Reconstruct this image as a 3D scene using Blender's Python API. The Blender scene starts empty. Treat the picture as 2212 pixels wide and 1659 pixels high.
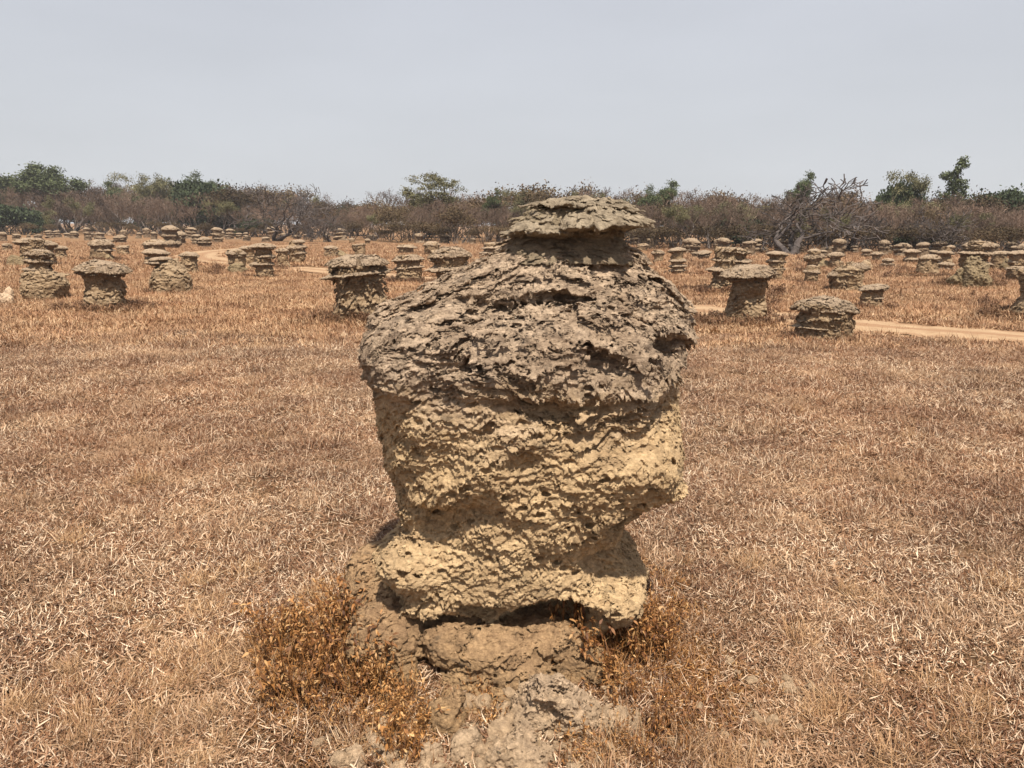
import bpy, math, random
import numpy as np
from concurrent.futures import ThreadPoolExecutor
from mathutils import Vector, Matrix

R = math.radians
scene = bpy.context.scene
COL = scene.collection
# ------------------------------------------------------------------ camera
CAM_H = 1.55
PITCH = R(11.68)
ROLL = R(0.3)
cam_d = bpy.data.cameras.new('camera')
cam = bpy.data.objects.new('camera', cam_d)
COL.objects.link(cam)
cam_d.sensor_width = 36.0
cam_d.lens = 27.2
cam_d.clip_end = 6000
cam_d.clip_start = 0.05
FWD = Vector((0, math.cos(PITCH), -math.sin(PITCH)))
UP0 = Vector((0, math.sin(PITCH), math.cos(PITCH)))
RT0 = Vector((1, 0, 0))
RT = RT0 * math.cos(ROLL) + UP0 * math.sin(ROLL)
UP = UP0 * math.cos(ROLL) - RT0 * math.sin(ROLL)
cam.matrix_world = Matrix(((RT.x, UP.x, -FWD.x, 0), (RT.y, UP.y, -FWD.y, 0), (RT.z, UP.z, -FWD.z, CAM_H), (0, 0, 0, 1)))
scene.camera = cam
F = 27.2 / 36 * 2212.0

# ------------------------------------------------------------------ world and sun
SUN_EL, SUN_AZ = R(63), R(14)     # azimuth measured from straight behind the camera towards its right
w = bpy.data.worlds.new('World')
scene.world = w
w.use_nodes = True
nt = w.node_tree
for n in list(nt.nodes):
    nt.nodes.remove(n)
wo = nt.nodes.new('ShaderNodeOutputWorld')
bg = nt.nodes.new('ShaderNodeBackground')
sky = nt.nodes.new('ShaderNodeTexSky')
sky.sky_type = 'NISHITA'
sky.sun_disc = False
sky.sun_elevation = SUN_EL
sky.sun_rotation = R(180) - SUN_AZ
sky.air_density = 1.0
sky.dust_density = 4.0
sky.ozone_density = 1.0
mul = nt.nodes.new('ShaderNodeMix'); mul.data_type = 'RGBA'; mul.blend_type = 'MIX'
mul.inputs[0].default_value = 0.93
# pale high haze: a soft veil over the blue, brighter towards the horizon
tc = nt.nodes.new('ShaderNodeTexCoord')
sep = nt.nodes.new('ShaderNodeSeparateXYZ')
ramp = nt.nodes.new('ShaderNodeValToRGB')
ramp.color_ramp.elements[0].position = 0.0
ramp.color_ramp.elements[0].color = (6.8, 7.05, 7.35, 1)
ramp.color_ramp.elements[1].position = 0.42
ramp.color_ramp.elements[1].color = (5.8, 6.05, 6.85, 1)
ns = nt.nodes.new('ShaderNodeTexNoise'); ns.inputs['Scale'].default_value = 2.2; ns.inputs['Detail'].default_value = 3
mp = nt.nodes.new('ShaderNodeMapping'); mp.inputs['Scale'].default_value = (1, 1, 4)
mr = nt.nodes.new('ShaderNodeMapRange'); mr.inputs[1].default_value = 0.3; mr.inputs[2].default_value = 0.7
mr.inputs[3].default_value = 0.955; mr.inputs[4].default_value = 1.045
vm = nt.nodes.new('ShaderNodeVectorMath'); vm.operation = 'SCALE'
L = nt.links.new
L(tc.outputs['Generated'], sep.inputs[0]); L(sep.outputs['Z'], ramp.inputs[0])
L(tc.outputs['Generated'], mp.inputs[0]); L(mp.outputs[0], ns.inputs['Vector']); L(ns.outputs['Fac'], mr.inputs[0])
L(ramp.outputs[0], vm.inputs[0]); L(mr.outputs[0], vm.inputs['Scale'])
L(sky.outputs[0], mul.inputs[6]); L(vm.outputs[0], mul.inputs[7])
L(mul.outputs[2], bg.inputs['Color'])
bg.inputs['Strength'].default_value = 0.064
L(bg.outputs[0], wo.inputs[0])

sun_d = bpy.data.lights.new('sun', 'SUN')
sun_d.energy = 4.8
sun_d.angle = R(1.6)
sun_d.color = (1.0, 0.93, 0.82)
sun = bpy.data.objects.new('sun', sun_d)
COL.objects.link(sun)
sdir = Vector((math.sin(SUN_AZ) * math.cos(SUN_EL), -math.cos(SUN_AZ) * math.cos(SUN_EL), math.sin(SUN_EL)))
sun.rotation_euler = sdir.to_track_quat('Z', 'Y').to_euler()
sun.location = (3, -3, 6)

scene.view_settings.view_transform = 'Standard'
scene.view_settings.look = 'None'
scene.view_settings.exposure = 0.66
scene.render.filter_size = 0.9
scene.view_settings.gamma = 1.0
scene.render.engine = 'CYCLES'
scene.cycles.max_bounces = 5
scene.cycles.diffuse_bounces = 3
scene.cycles.glossy_bounces = 1
scene.cycles.transparent_max_bounces = 4

# ------------------------------------------------------------------ numpy noise
_rs = np.random.RandomState(7)
PERM = np.concatenate([_rs.permutation(256)] * 3).astype(np.int32)
_g = _rs.normal(size=(256, 3)); _g /= np.linalg.norm(_g, axis=1)[:, None]
GR = (_g * 1.6).astype(np.float32)
RND = _rs.rand(256, 4).astype(np.float32)


def pn(P, f, seed=0):
    """gradient noise, about -1..1; P (N,3); f scalar or triple"""
    f = np.array([f] * 3 if np.isscalar(f) else f, np.float32)
    out = np.empty(len(P), np.float32)
    CH = 300000
    for a in range(0, len(P), CH):
        q = P[a:a + CH].astype(np.float32) * f + np.float32(seed * 17.31 + 100.5)
        i = np.floor(q).astype(np.int32)
        d = q - i
        i &= 255
        u = d * d * d * (d * (d * 6 - 15) + 10)
        r = 0
        for cx in (0, 1):
            px = PERM[i[:, 0] + cx]
            wx = u[:, 0] if cx else 1 - u[:, 0]
            for cy in (0, 1):
                py = PERM[px + i[:, 1] + cy]
                wy = wx * (u[:, 1] if cy else 1 - u[:, 1])
                for cz in (0, 1):
                    h = PERM[py + i[:, 2] + cz]
                    g = GR[h]
                    dd = g[:, 0] * (d[:, 0] - cx) + g[:, 1] * (d[:, 1] - cy) + g[:, 2] * (d[:, 2] - cz)
                    r = r + dd * wy * (u[:, 2] if cz else 1 - u[:, 2])
        out[a:a + CH] = r
    return out


def worley(P, cell, seed=0):
    """distance to the nearest feature point (in cell units) and that point's random number"""
    cell = np.array([cell] * 3 if np.isscalar(cell) else cell, np.float32)
    best = np.full(len(P), 9.0, np.float32); rid = np.zeros(len(P), np.float32)
    CH = 300000
    for a in range(0, len(P), CH):
        q = P[a:a + CH].astype(np.float32) / cell + np.float32(seed * 7.7 + 60.2)
        i = np.floor(q).astype(np.int32); d = q - i
        b = best[a:a + CH]; rr = rid[a:a + CH]
        for ox in (-1, 0, 1):
            for oy in (-1, 0, 1):
                for oz in (-1, 0, 1):
                    h = PERM[PERM[PERM[(i[:, 0] + ox) & 255] + ((i[:, 1] + oy) & 255)] + ((i[:, 2] + oz) & 255)]
                    g = RND[h]
                    e = (d[:, 0] - ox - g[:, 0]) ** 2 + (d[:, 1] - oy - g[:, 1]) ** 2 + (d[:, 2] - oz - g[:, 2]) ** 2
                    m = e < b
                    b[m] = e[m]; rr[m] = g[m, 3]
    return np.sqrt(best), rid


def sst(a, b, x):
    t = np.clip((x - a) / (b - a), 0, 1)
    return t * t * (3 - 2 * t)


def smin(a, b, k):
    h = np.clip(0.5 + 0.5 * (b - a) / k, 0, 1)
    return b * (1 - h) + a * h - k * h * (1 - h)


def smax(a, b, k):
    return -smin(-a, -b, k)


# ------------------------------------------------------------------ implicit surface to mesh (surface nets)
def par(fn, P, ch=120000):
    if len(P) <= ch: return fn(P)
    parts = [P[a:a + ch] for a in range(0, len(P), ch)]
    with ThreadPoolExecutor(4) as ex:
        return np.concatenate(list(ex.map(fn, parts)))


def surface(fn, base, lo, hi, h, band=0.07, up=4):
    lo = np.array(lo, float); hi = np.array(hi, float)
    n = np.ceil((hi - lo) / (h * up)).astype(int) + 1
    H = h * up
    ax = [lo[k] + (np.arange(n[k]) + 0.5) * H - h * 0.5 for k in range(3)]
    G = np.stack(np.meshgrid(*ax, indexing='ij'), -1).reshape(-1, 3).astype(np.float32)
    c = base(G).reshape(n)
    V = c.repeat(up, 0).repeat(up, 1).repeat(up, 2).astype(np.float32)
    m = np.abs(V) < band + H
    # first pass on every other grid point, then the full grid only next to the surface
    V2 = V[::2, ::2, ::2].copy(); m2 = m[::2, ::2, ::2]
    idx = np.nonzero(m2)
    V2[idx] = par(fn, np.stack([lo[k] + idx[k] * 2 * h for k in range(3)], -1).astype(np.float32))
    s2 = V2 < 0
    near = np.zeros_like(s2)
    for k in range(3):
        a_ = [slice(None)] * 3; b_ = [slice(None)] * 3; a_[k] = slice(0, -1); b_[k] = slice(1, None)
        x_ = s2[tuple(a_)] != s2[tuple(b_)]
        near[tuple(a_)] |= x_; near[tuple(b_)] |= x_
    for k in (0, 1, 2, 0, 1, 2):
        o_ = near.copy(); a_ = [slice(None)] * 3; b_ = [slice(None)] * 3; a_[k] = slice(0, -1); b_[k] = slice(1, None)
        near[tuple(a_)] |= o_[tuple(b_)]; near[tuple(b_)] |= o_[tuple(a_)]
    up2 = lambda A: A.repeat(2, 0).repeat(2, 1).repeat(2, 2)[:V.shape[0], :V.shape[1], :V.shape[2]]
    V = up2(V2).copy(); idx = np.nonzero(up2(near))
    P = np.stack([lo[k] + idx[k] * h for k in range(3)], -1).astype(np.float32)
    V[idx] = par(fn, P)
    V[0] = V[-1] = 1; V[:, 0] = V[:, -1] = 1; V[:, :, 0] = V[:, :, -1] = 1
    s = V < 0
    cells = np.zeros([q - 1 for q in V.shape], np.int8)
    for a in (0, 1):
        for b in (0, 1):
            for d in (0, 1):
                cells += s[a:a + cells.shape[0], b:b + cells.shape[1], d:d + cells.shape[2]]
    act = (cells > 0) & (cells < 8)
    ci = np.stack(np.nonzero(act), -1)
    vid = np.full(act.shape, -1, np.int32)
    vid[act] = np.arange(len(ci))
    acc = np.zeros((len(ci), 3), np.float32); cnt = np.zeros(len(ci), np.float32)
    cor = {}
    for a in (0, 1):
        for b in (0, 1):
            for d in (0, 1):
                cor[a, b, d] = V[ci[:, 0] + a, ci[:, 1] + b, ci[:, 2] + d]
    for k in range(3):
        for a in (0, 1):
            for b in (0, 1):
                c0 = [0, 0, 0]; o = [q for q in range(3) if q != k]
                c0[o[0]] = a; c0[o[1]] = b; c1 = list(c0); c1[k] = 1
                v0 = cor[tuple(c0)]; v1 = cor[tuple(c1)]
                x = (v0 < 0) != (v1 < 0)
                t = np.where(x, v0 / np.where(x, v0 - v1, 1), 0)
                for q in range(3):
                    acc[:, q] += np.where(x, c0[q] + (t if q == k else 0), 0)
                cnt += x
    vert = (ci + acc / cnt[:, None]) * h + lo
    quads = []
    for k in range(3):
        o = [q for q in range(3) if q != k]
        sl0 = [slice(1, -1)] * 3; sl1 = [slice(1, -1)] * 3
        sl0[k] = slice(0, -1); sl1[k] = slice(1, None)
        a0 = s[tuple(sl0)]; a1 = s[tuple(sl1)]
        for flip, mm in ((0, a0 & ~a1), (1, ~a0 & a1)):
            e = np.stack(np.nonzero(mm), -1)
            e[:, o[0]] += 1; e[:, o[1]] += 1
            q = []
            for (da, db) in ((0, 0), (1, 0), (1, 1), (0, 1)):
                f = e.copy(); f[:, o[0]] -= da; f[:, o[1]] -= db
                q.append(vid[f[:, 0], f[:, 1], f[:, 2]])
            q = np.stack(q, -1)
            if (k == 1) != bool(flip):
                q = q[:, ::-1]
            quads.append(q)
    quads = np.concatenate(quads)
    quads = quads[(quads >= 0).all(1)]
    return vert, quads


def make_mesh(name, verts, quads, mat=None, smooth=False, attr=None, fattr=None):
    me = bpy.data.meshes.new(name)
    verts = np.ascontiguousarray(verts, np.float32); quads = np.ascontiguousarray(quads, np.int32)
    k = quads.shape[1]
    me.vertices.add(len(verts)); me.vertices.foreach_set('co', verts.ravel())
    me.loops.add(quads.size); me.loops.foreach_set('vertex_index', quads.ravel())
    me.polygons.add(len(quads))
    me.polygons.foreach_set('loop_start', np.arange(0, quads.size, k, dtype=np.int32))
    me.polygons.foreach_set('use_smooth', np.full(len(quads), smooth, bool))
    me.update(calc_edges=True)
    if attr is not None:
        a = me.attributes.new('bv', 'FLOAT', 'POINT'); a.data.foreach_set('value', np.ascontiguousarray(attr, np.float32))
    if mat:
        me.materials.append(mat)
    return me


def link(name, me, parent=None, loc=(0, 0, 0)):
    o = bpy.data.objects.new(name, me)
    COL.objects.link(o)
    o.location = loc
    if parent:
        o.parent = parent
    return o


def empty(name, loc, label=None, cat=None, group=None):
    o = bpy.data.objects.new(name, None)
    COL.objects.link(o); o.location = loc; o.empty_display_size = 0.1
    tag(o, label, cat, group)
    return o


def tag(o, label=None, cat=None, group=None, kind=None):
    if label: o['label'] = label
    if cat: o['category'] = cat
    if group: o['group'] = group
    if kind: o['kind'] = kind
    return o


# ------------------------------------------------------------------ placing from the photograph (2212 x 1659 picture grid) into the world
def ray(u, v):
    return FWD + RT * ((u - 1106) / F) + UP * ((829.5 - v) / F)


def PT(u, v, Y):
    d = ray(u, v); return Vector((0, 0, CAM_H)) + d * (Y / d.y)


def GP(u, v):
    d = ray(u, v); d = d * (CAM_H / -d.z)
    return Vector((d.x, d.y, 0))


HC = (0.02, 2.9)                       # the big mound's foot
BERMS = [(HC[0], HC[1], 0.62, 0.05)]   # x, y, radius, height


def ground_z(x, y):
    P = np.stack([x, y, np.zeros_like(x)], -1)
    z = 0.035 * pn(P, 0.35, 3) + 0.010 * pn(P, 1.1, 4) + 0.002 * pn(P, 4.0, 5)
    z = z * sst(60, 15, np.hypot(x, y))
    for bx, by, br, bh in BERMS:
        r2 = (x - bx) ** 2 + (y - by) ** 2
        z = z + bh * np.exp(-r2 / (br * br))
    return z


def gz(x, y):
    return float(ground_z(np.array([float(x)]), np.array([float(y)]))[0])


# ------------------------------------------------------------------ materials
ALB = 0.66      # all colours below are written relative to this overall reflectance


def new_mat(name):
    m = bpy.data.materials.new(name); m.use_nodes = True
    t = m.node_tree
    b = t.nodes['Principled BSDF']
    b.inputs['Roughness'].default_value = 0.95
    b.inputs['Specular IOR Level'].default_value = 0.12
    return m, t, b


def node(t, typ, **kw):
    n = t.nodes.new(typ)
    for k, v in kw.items():
        setattr(n, k, v)
    return n


def noise(t, vec, scale, detail=4, rough=0.6):
    n = node(t, 'ShaderNodeTexNoise')
    n.inputs['Scale'].default_value = scale; n.inputs['Detail'].default_value = detail; n.inputs['Roughness'].default_value = rough
    if vec: t.links.new(vec, n.inputs['Vector'])
    return n.outputs['Fac']


def rampn(t, fac, stops, interp='LINEAR'):
    r = node(t, 'ShaderNodeValToRGB'); cr = r.color_ramp; cr.interpolation = interp
    while len(cr.elements) < len(stops): cr.elements.new(0.5)
    for e, (p, c) in zip(cr.elements, stops):
        c = tuple(q_ * ALB for q_ in c[:3])
        e.position = p; e.color = tuple(c) + (1,) if len(c) == 3 else c
    t.links.new(fac, r.inputs[0]); return r.outputs[0]


def mixc(t, fac, a, b, mode='MIX'):
    m = node(t, 'ShaderNodeMix', data_type='RGBA', blend_type=mode)
    for s, v in ((0, fac), (6, a), (7, b)):
        if isinstance(v, (int, float)): m.inputs[s].default_value = v
        elif isinstance(v, tuple): m.inputs[s].default_value = tuple(q_ * (ALB if mode == 'MIX' else 1) for q_ in v) + (1,)
        else: t.links.new(v, m.inputs[s])
    return m.outputs[2]


def maprange(t, v, a, b, c=0.0, d=1.0):
    m = node(t, 'ShaderNodeMapRange')
    for i, q in enumerate((a, b, c, d)): m.inputs[i + 1].default_value = q
    t.links.new(v, m.inputs[0]); return m.outputs[0]


def math_(t, op, a, b=None):
    m = node(t, 'ShaderNodeMath', operation=op)
    for i, v in enumerate((a, b)):
        if v is None: continue
        if isinstance(v, (int, float)): m.inputs[i].default_value = v
        else: t.links.new(v, m.inputs[i])
    return m.outputs[0]


def bump(t, b, h, strength, dist):
    n = node(t, 'ShaderNodeBump'); n.inputs['Strength'].default_value = strength; n.inputs['Distance'].default_value = dist
    t.links.new(h, n.inputs['Height']); t.links.new(n.outputs[0], b.inputs['Normal'])


def scaled(t, vec, s):
    m = node(t, 'ShaderNodeMapping'); m.inputs['Scale'].default_value = s
    t.links.new(vec, m.inputs[0]); return m.outputs[0]


def crust_material(name, low, high, crust, crust2, z0, z1, k=1.0, dark=(0.085, 0.07, 0.055), darkamt=0.5, tops=None, bumps=0.011, warm=(1.44, 1.35, 1.235)):
    """earthen material: tan below, weathered grey-brown crust above z0..z1 (object z), stained in patches"""
    m, t, b = new_mat(name)
    wv = lambda c_: tuple(a_ * b_ for a_, b_ in zip(c_, warm))
    low, high, crust, crust2 = wv(low), wv(high), wv(crust), wv(crust2)
    if tops: tops = wv(tops)
    co = node(t, 'ShaderNodeTexCoord').outputs['Object']
    n1 = noise(t, co, 5 * k, 5); n2 = noise(t, scaled(t, co, (1, 1, 2.4)), 16 * k, 7, 0.78); n3 = noise(t, co, 70 * k, 4, 0.7)
    tan = rampn(t, n2, [(0.34, low), (0.62, high)])
    cr = rampn(t, n2, [(0.36, crust), (0.6, crust2)])
    sep = node(t, 'ShaderNodeSeparateXYZ'); t.links.new(co, sep.inputs[0])
    zz = math_(t, 'ADD', sep.outputs['Z'], math_(t, 'MULTIPLY', math_(t, 'SUBTRACT', n1, 0.5), 0.9 * (z1 - z0) * 2))
    zz = math_(t, 'ADD', zz, math_(t, 'MULTIPLY', math_(t, 'SUBTRACT', n2, 0.5), 0.7 * (z1 - z0) * 2))
    f = maprange(t, zz, z0, z1)
    c = mixc(t, f, tan, cr)
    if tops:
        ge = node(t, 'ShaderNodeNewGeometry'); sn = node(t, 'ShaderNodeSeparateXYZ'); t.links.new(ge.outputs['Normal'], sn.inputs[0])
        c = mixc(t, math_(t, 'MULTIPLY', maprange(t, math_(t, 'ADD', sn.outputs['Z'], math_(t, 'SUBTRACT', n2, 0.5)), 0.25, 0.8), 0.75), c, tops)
    c = mixc(t, maprange(t, noise(t, scaled(t, co, (1, 1, 1.8)), 3.3 * k, 5, 0.65), 0.46, 0.66, 0, 0.38), c, tuple(0.5 * (a_ + b_) * q_ for a_, b_, q_ in zip(low, crust, (0.95, 0.93, 0.98))))
    st = noise(t, scaled(t, co, (1, 1, 1.6)), 9 * k, 6, 0.72)
    c = mixc(t, maprange(t, st, 0.56, 0.68, 0, darkamt), c, dark)
    c = mixc(t, maprange(t, n3, 0.3, 0.7, 0, 1), mixc(t, 1.0, c, (0.74, 0.73, 0.71), 'MULTIPLY'), mixc(t, 1.0, c, (1.24, 1.23, 1.21), 'MULTIPLY'))
    t.links.new(c, b.inputs['Base Color'])
    bh = math_(t, 'ADD', noise(t, scaled(t, co, (1, 1, 2.2)), 48 * k, 7, 0.8), math_(t, 'MULTIPLY', noise(t, scaled(t, co, (1, 1, 1.6)), 130 * k, 4, 0.8), 0.5))
    bump(t, b, bh, 1.0, bumps)
    return m


TAN0, TAN1 = (0.37, 0.265, 0.16), (0.69, 0.53, 0.335)
M_BODY = crust_material('hero_body_earth', TAN0, TAN1, (0.14, 0.105, 0.082), (0.56, 0.45, 0.35), 0.84, 1.06, darkamt=0.6)
M_CAP = crust_material('hero_cap_earth', (0.17, 0.14, 0.105), (0.27, 0.225, 0.165), (0.22, 0.185, 0.14), (0.44, 0.375, 0.285), 1.40, 1.47, darkamt=0.75, warm=(1.30, 1.23, 1.16))
M_FOOT = crust_material('hero_foot_earth', (0.13, 0.10, 0.07), (0.40, 0.30, 0.185), (0.22, 0.155, 0.10), (0.42, 0.32, 0.21), 0.05, 0.2, k=1.3, darkamt=0.7, warm=(1.68, 1.45, 1.24))
M_STONE = crust_material('grey_rubble', (0.24, 0.19, 0.135), (0.50, 0.40, 0.28), (0.27, 0.22, 0.165), (0.56, 0.46, 0.345), 0.0, 0.2, k=1.6, darkamt=0.5, warm=(1.75, 1.56, 1.42))
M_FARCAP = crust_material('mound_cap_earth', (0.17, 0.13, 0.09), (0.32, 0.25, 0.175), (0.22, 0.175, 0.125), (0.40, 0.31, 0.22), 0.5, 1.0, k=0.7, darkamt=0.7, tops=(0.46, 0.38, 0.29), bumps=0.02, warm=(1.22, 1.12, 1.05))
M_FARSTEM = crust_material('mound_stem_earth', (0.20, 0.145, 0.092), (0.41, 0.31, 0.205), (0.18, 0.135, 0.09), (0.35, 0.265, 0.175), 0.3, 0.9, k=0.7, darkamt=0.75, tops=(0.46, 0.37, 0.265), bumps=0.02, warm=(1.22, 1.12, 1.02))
M_FARROCK = crust_material('boulder_earth', (0.19, 0.15, 0.095), (0.33, 0.27, 0.175), (0.2, 0.165, 0.12), (0.36, 0.30, 0.2), 0.4, 0.9, k=0.8, darkamt=0.7, bumps=0.02, warm=(1.3, 1.2, 1.1))


# ------------------------------------------------------------------ shapes of weathered earth
def layers(P, zz, H, A, seed, wob=2.0, f1=4.0, f2=13.0, f3=38.0, sharp=1.3, w2=0.75, w3=0.35):
    """flaky ledges: each layer is proud at its lower lip and falls back above it"""
    t = zz / H + wob * pn(P, f1, seed) + w2 * pn(P, f2, seed + 1) + w3 * pn(P, f3, seed + 2)
    fr = t - np.floor(t)
    cellr = RND[(np.floor(t).astype(np.int32) * 37 + seed * 11) & 255, 0]
    amp = np.clip(0.55 + 0.9 * pn(P, f1 * 2.1, seed + 3), 0.05, 1.3)
    prof = np.minimum((1 - fr) ** sharp, fr / 0.09)
    return A * amp * (prof - 1 / (1 + sharp)) * (0.6 + 0.8 * cellr)


def loft(P, tab, cy, n=2.3, zshift=None):
    """tab rows: z, xl, xr, yfront, yback (z ascending)"""
    T = np.array(tab, np.float32)

    def ev(z):
        xl = np.interp(z, T[:, 0], T[:, 1]); xr = np.interp(z, T[:, 0], T[:, 2])
        yf = np.interp(z, T[:, 0], T[:, 3]); yb = np.interp(z, T[:, 0], T[:, 4])
        cx = (xl + xr) / 2; rx = np.maximum((xr - xl) / 2, 1e-3)
        y0 = (yf + yb) / 2; ry = np.maximum((yb - yf) / 2, 1e-3)
        q = (np.abs((P[:, 0] - cx) / rx) ** n + np.abs((P[:, 1] - y0) / ry) ** n) ** (1 / n)
        return (q - 1) * np.minimum(rx, ry)
    z = P[:, 2]
    d = ev(z); g = (ev(z + 0.008) - ev(z - 0.008)) / 0.016
    d = d / np.sqrt(1 + g * g)
    return np.maximum(np.maximum(d, z - T[-1, 0]), T[0, 0] - z).astype(np.float32)


def ell(P, c, r):
    q = (P - np.array(c, np.float32)) / np.array(r, np.float32)
    k = np.sqrt((q ** 2).sum(1)) + 1e-6
    k2 = np.sqrt(((q / np.array(r, np.float32)) ** 2).sum(1)) + 1e-6
    return k * (k - 1) / k2


# ---- the big mound in the foreground
def row(v, l, r, Y, yf, yb):
    a = PT(l, v, Y); b = PT(r, v, Y)
    return ((a.z + b.z) / 2, a.x, b.x, yf, yb)


BODY = [row(1332, 1100, 1352, 2.62, 2.56, 3.1), row(1300, 985, 1372, 2.68, 2.50, 3.2), row(1262, 850, 1386, 2.72, 2.46, 3.3),
        row(1230, 815, 1384, 2.8, 2.45, 3.3), row(1190, 826, 1362, 2.86, 2.44, 3.28), row(1150, 856, 1334, 2.92, 2.44, 3.25),
        row(1110, 884, 1310, 2.95, 2.44, 3.25), row(1085, 884, 1335, 2.95, 2.44, 3.3), row(1060, 878, 1395, 2.95, 2.43, 3.4), row(1030, 870, 1440, 2.95, 2.42, 3.45),
        row(1000, 858, 1450, 2.95, 2.40, 3.5), row(960, 836, 1456, 2.95, 2.38, 3.52), row(920, 828, 1458, 2.95, 2.37, 3.52),
        row(860, 828, 1452, 2.95, 2.37, 3.52), row(812, 830, 1448, 2.95, 2.37, 3.52), row(792, 806, 1454, 2.95, 2.35, 3.54), row(760, 802, 1464, 2.95, 2.35, 3.54),
        row(730, 797, 1474, 2.95, 2.37, 3.54), row(700, 794, 1484, 2.95, 2.40, 3.52), row(680, 797, 1486, 2.95, 2.44, 3.5),
        row(655, 838, 1478, 2.95, 2.50, 3.45), row(635, 893, 1470, 2.95, 2.55, 3.42), row(610, 965, 1455, 2.95, 2.62, 3.36), row(585, 1010, 1425, 2.95, 2.68, 3.3),
        row(558, 1052, 1400, 2.95, 2.72, 3.26), row(542, 1072, 1375, 2.95, 2.75, 3.23), row(528, 1092, 1350, 2.95, 2.78, 3.2), row(516, 1125, 1332, 2.95, 2.82, 3.15)]


def hero_base(P):
    d = loft(P, BODY, 2.95)
    nose = PT(985, 1140, 2.45)
    d = smin(d, ell(P, (nose.x, 2.56, nose.z + 0.05), (0.075, 0.11, 0.15)), 0.05)       # hanging lump
    c = PT(890, 1235, 2.55); d = smin(d, ell(P, (c.x + 0.02, 2.62, c.z), (0.15, 0.2, 0.085)), 0.06)   # lobe low on the left
    c = PT(1395, 1010, 2.6); d = smin(d, ell(P, (c.x - 0.05, 2.72, c.z + 0.05), (0.17, 0.28, 0.14)), 0.08)  # bulge on the right
    c = PT(1310, 1290, 2.6); d = smin(d, ell(P, (c.x - .03, 2.62, c.z), (0.14, 0.17, 0.085)), 0.05)
    # undercut of the plate at the front, hollow left of the lump, hollow on the right, gashes in the crust
    for (u, v, Y, rx, ry, rz, dx, dz, k) in ((1188, 1372, 2.42, 0.215, 0.24, 0.10, 0, 0.0, 0.015), (1040, 1345, 2.40, 0.12, 0.16, 0.045, 0, 0, 0.02),
                                             (915, 1160, 2.44, 0.11, 0.16, 0.10, 0, 0, 0.05), (1365, 1128, 2.6, 0.15, 0.24, 0.085, 0.03, 0.01, 0.03),
                                             (1440, 748, 2.56, 0.085, 0.10, 0.035, 0.03, 0, 0.02), (1320, 905, 2.36, 0.20, 0.07, 0.030, 0, 0.02, 0.02),
                                             (1020, 655, 2.60, 0.15, 0.08, 0.022, 0, 0, 0.015), (1230, 645, 2.62, 0.13, 0.07, 0.02, 0, 0, 0.015), (880, 860, 2.40, 0.14, 0.07, 0.06, 0, 0, 0.04),
                                             (1340, 790, 2.40, 0.10, 0.06, 0.02, 0, 0, 0.015), (960, 790, 2.38, 0.10, 0.06, 0.02, 0, 0, 0.015), (1130, 1010, 2.36, 0.09, 0.03, 0.03, 0, 0, 0.02)):
        c = PT(u, v, Y); d = smax(d, -ell(P, (c.x + dx, Y, c.z + dz), (rx, ry, rz)), k)
    return d


def hero_fn(P):
    W = P.copy()
    W[:, 0] += 0.012 * pn(P, 7, 31); W[:, 2] += 0.014 * pn(P, 6, 32)
    d = hero_base(W)
    r = np.hypot(P[:, 0] - 0.1, P[:, 1] - 2.95)
    crust = sst(0.86, 1.06, P[:, 2] + 0.10 * pn(P, 3.4, 33) + 0.04 * pn(P, 11, 35) + 0.10 * np.exp(-((P[:, 0] - 0.25) / 0.25) ** 2) - 0.13 * np.exp(-((P[:, 0] + 0.4) / 0.25) ** 2))
    droop = P[:, 2] + 0.9 * d
    Q = P.copy(); Q[:, 2] = droop
    zz = droop + 0.30 * r * crust - 0.10 * P[:, 0] * crust
    D = 0.03 * pn(P, (2.6, 2.6, 4.5), 34) + 0.028 * pn(P, (5.5, 5.5, 8), 36) - 0.016 * crust
    up = layers(Q, zz, 0.105, 0.056, 40, 0.8, 2.6, 8, 34, 1.7, 0.7, 0.22) + layers(Q, zz, 0.050, 0.040, 44, 1.3, 5, 15, 50, 1.8, 0.7, 0.3) \
        + layers(Q, zz, 0.025, 0.026, 48, 1.7, 12, 32, 80, 1.6, 0.75, 0.35) + layers(Q, zz, 0.0135, 0.012, 65, 1.6, 18, 48, 110, 1.4) \
        + 0.010 * (0.35 - np.abs(pn(P * np.array([1, 1, 1.6], np.float32), 24, 68))) + 0.007 * (0.35 - np.abs(pn(P, 55, 69)))
    S = Q * np.array([1, 1, 1.7], np.float32)
    lump = 0.011 * (0.5 - np.abs(pn(S, 13, 52))) + 0.016 * (0.4 - np.abs(pn(S, 26, 53))) + 0.010 * (0.4 - np.abs(pn(S, 52, 54)))
    low = lump * 1.1 + layers(Q, zz, 0.06, 0.013, 56, 1.5, 5, 16, 40) + layers(Q, zz, 0.027, 0.012, 60, 2.0, 13, 34, 75) + layers(Q, zz, 0.0145, 0.006, 67, 1.8, 20, 50, 100)
    D = D + up * crust + low * (1 - crust)
    # pits
    F1, rid = worley(P, (0.058, 0.058, 0.030), 3)
    patch = sst(0.0, 0.25, pn(P, 5, 57) + 0.16)
    hole = sst(0.38, 0.30, F1 + 0.3 * (rid < 0.45) + 0.1 * pn(P, 60, 58)) * patch
    D = D - 0.045 * hole * (1 - 0.5 * crust)
    fine = 0.0035 * pn(P, 90, 61) + 0.006 * (0.3 - np.abs(pn(S, 100, 62)))
    D = D + fine
    return (d - D).astype(np.float32)


hero = empty('termite_mound', (HC[0], HC[1], 0), 'huge pitted tan mound with dark flaky crust and small mushroom cap, nearest of all', 'termite mound', 'mushroom-shaped termite mounds on the plain')


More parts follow.
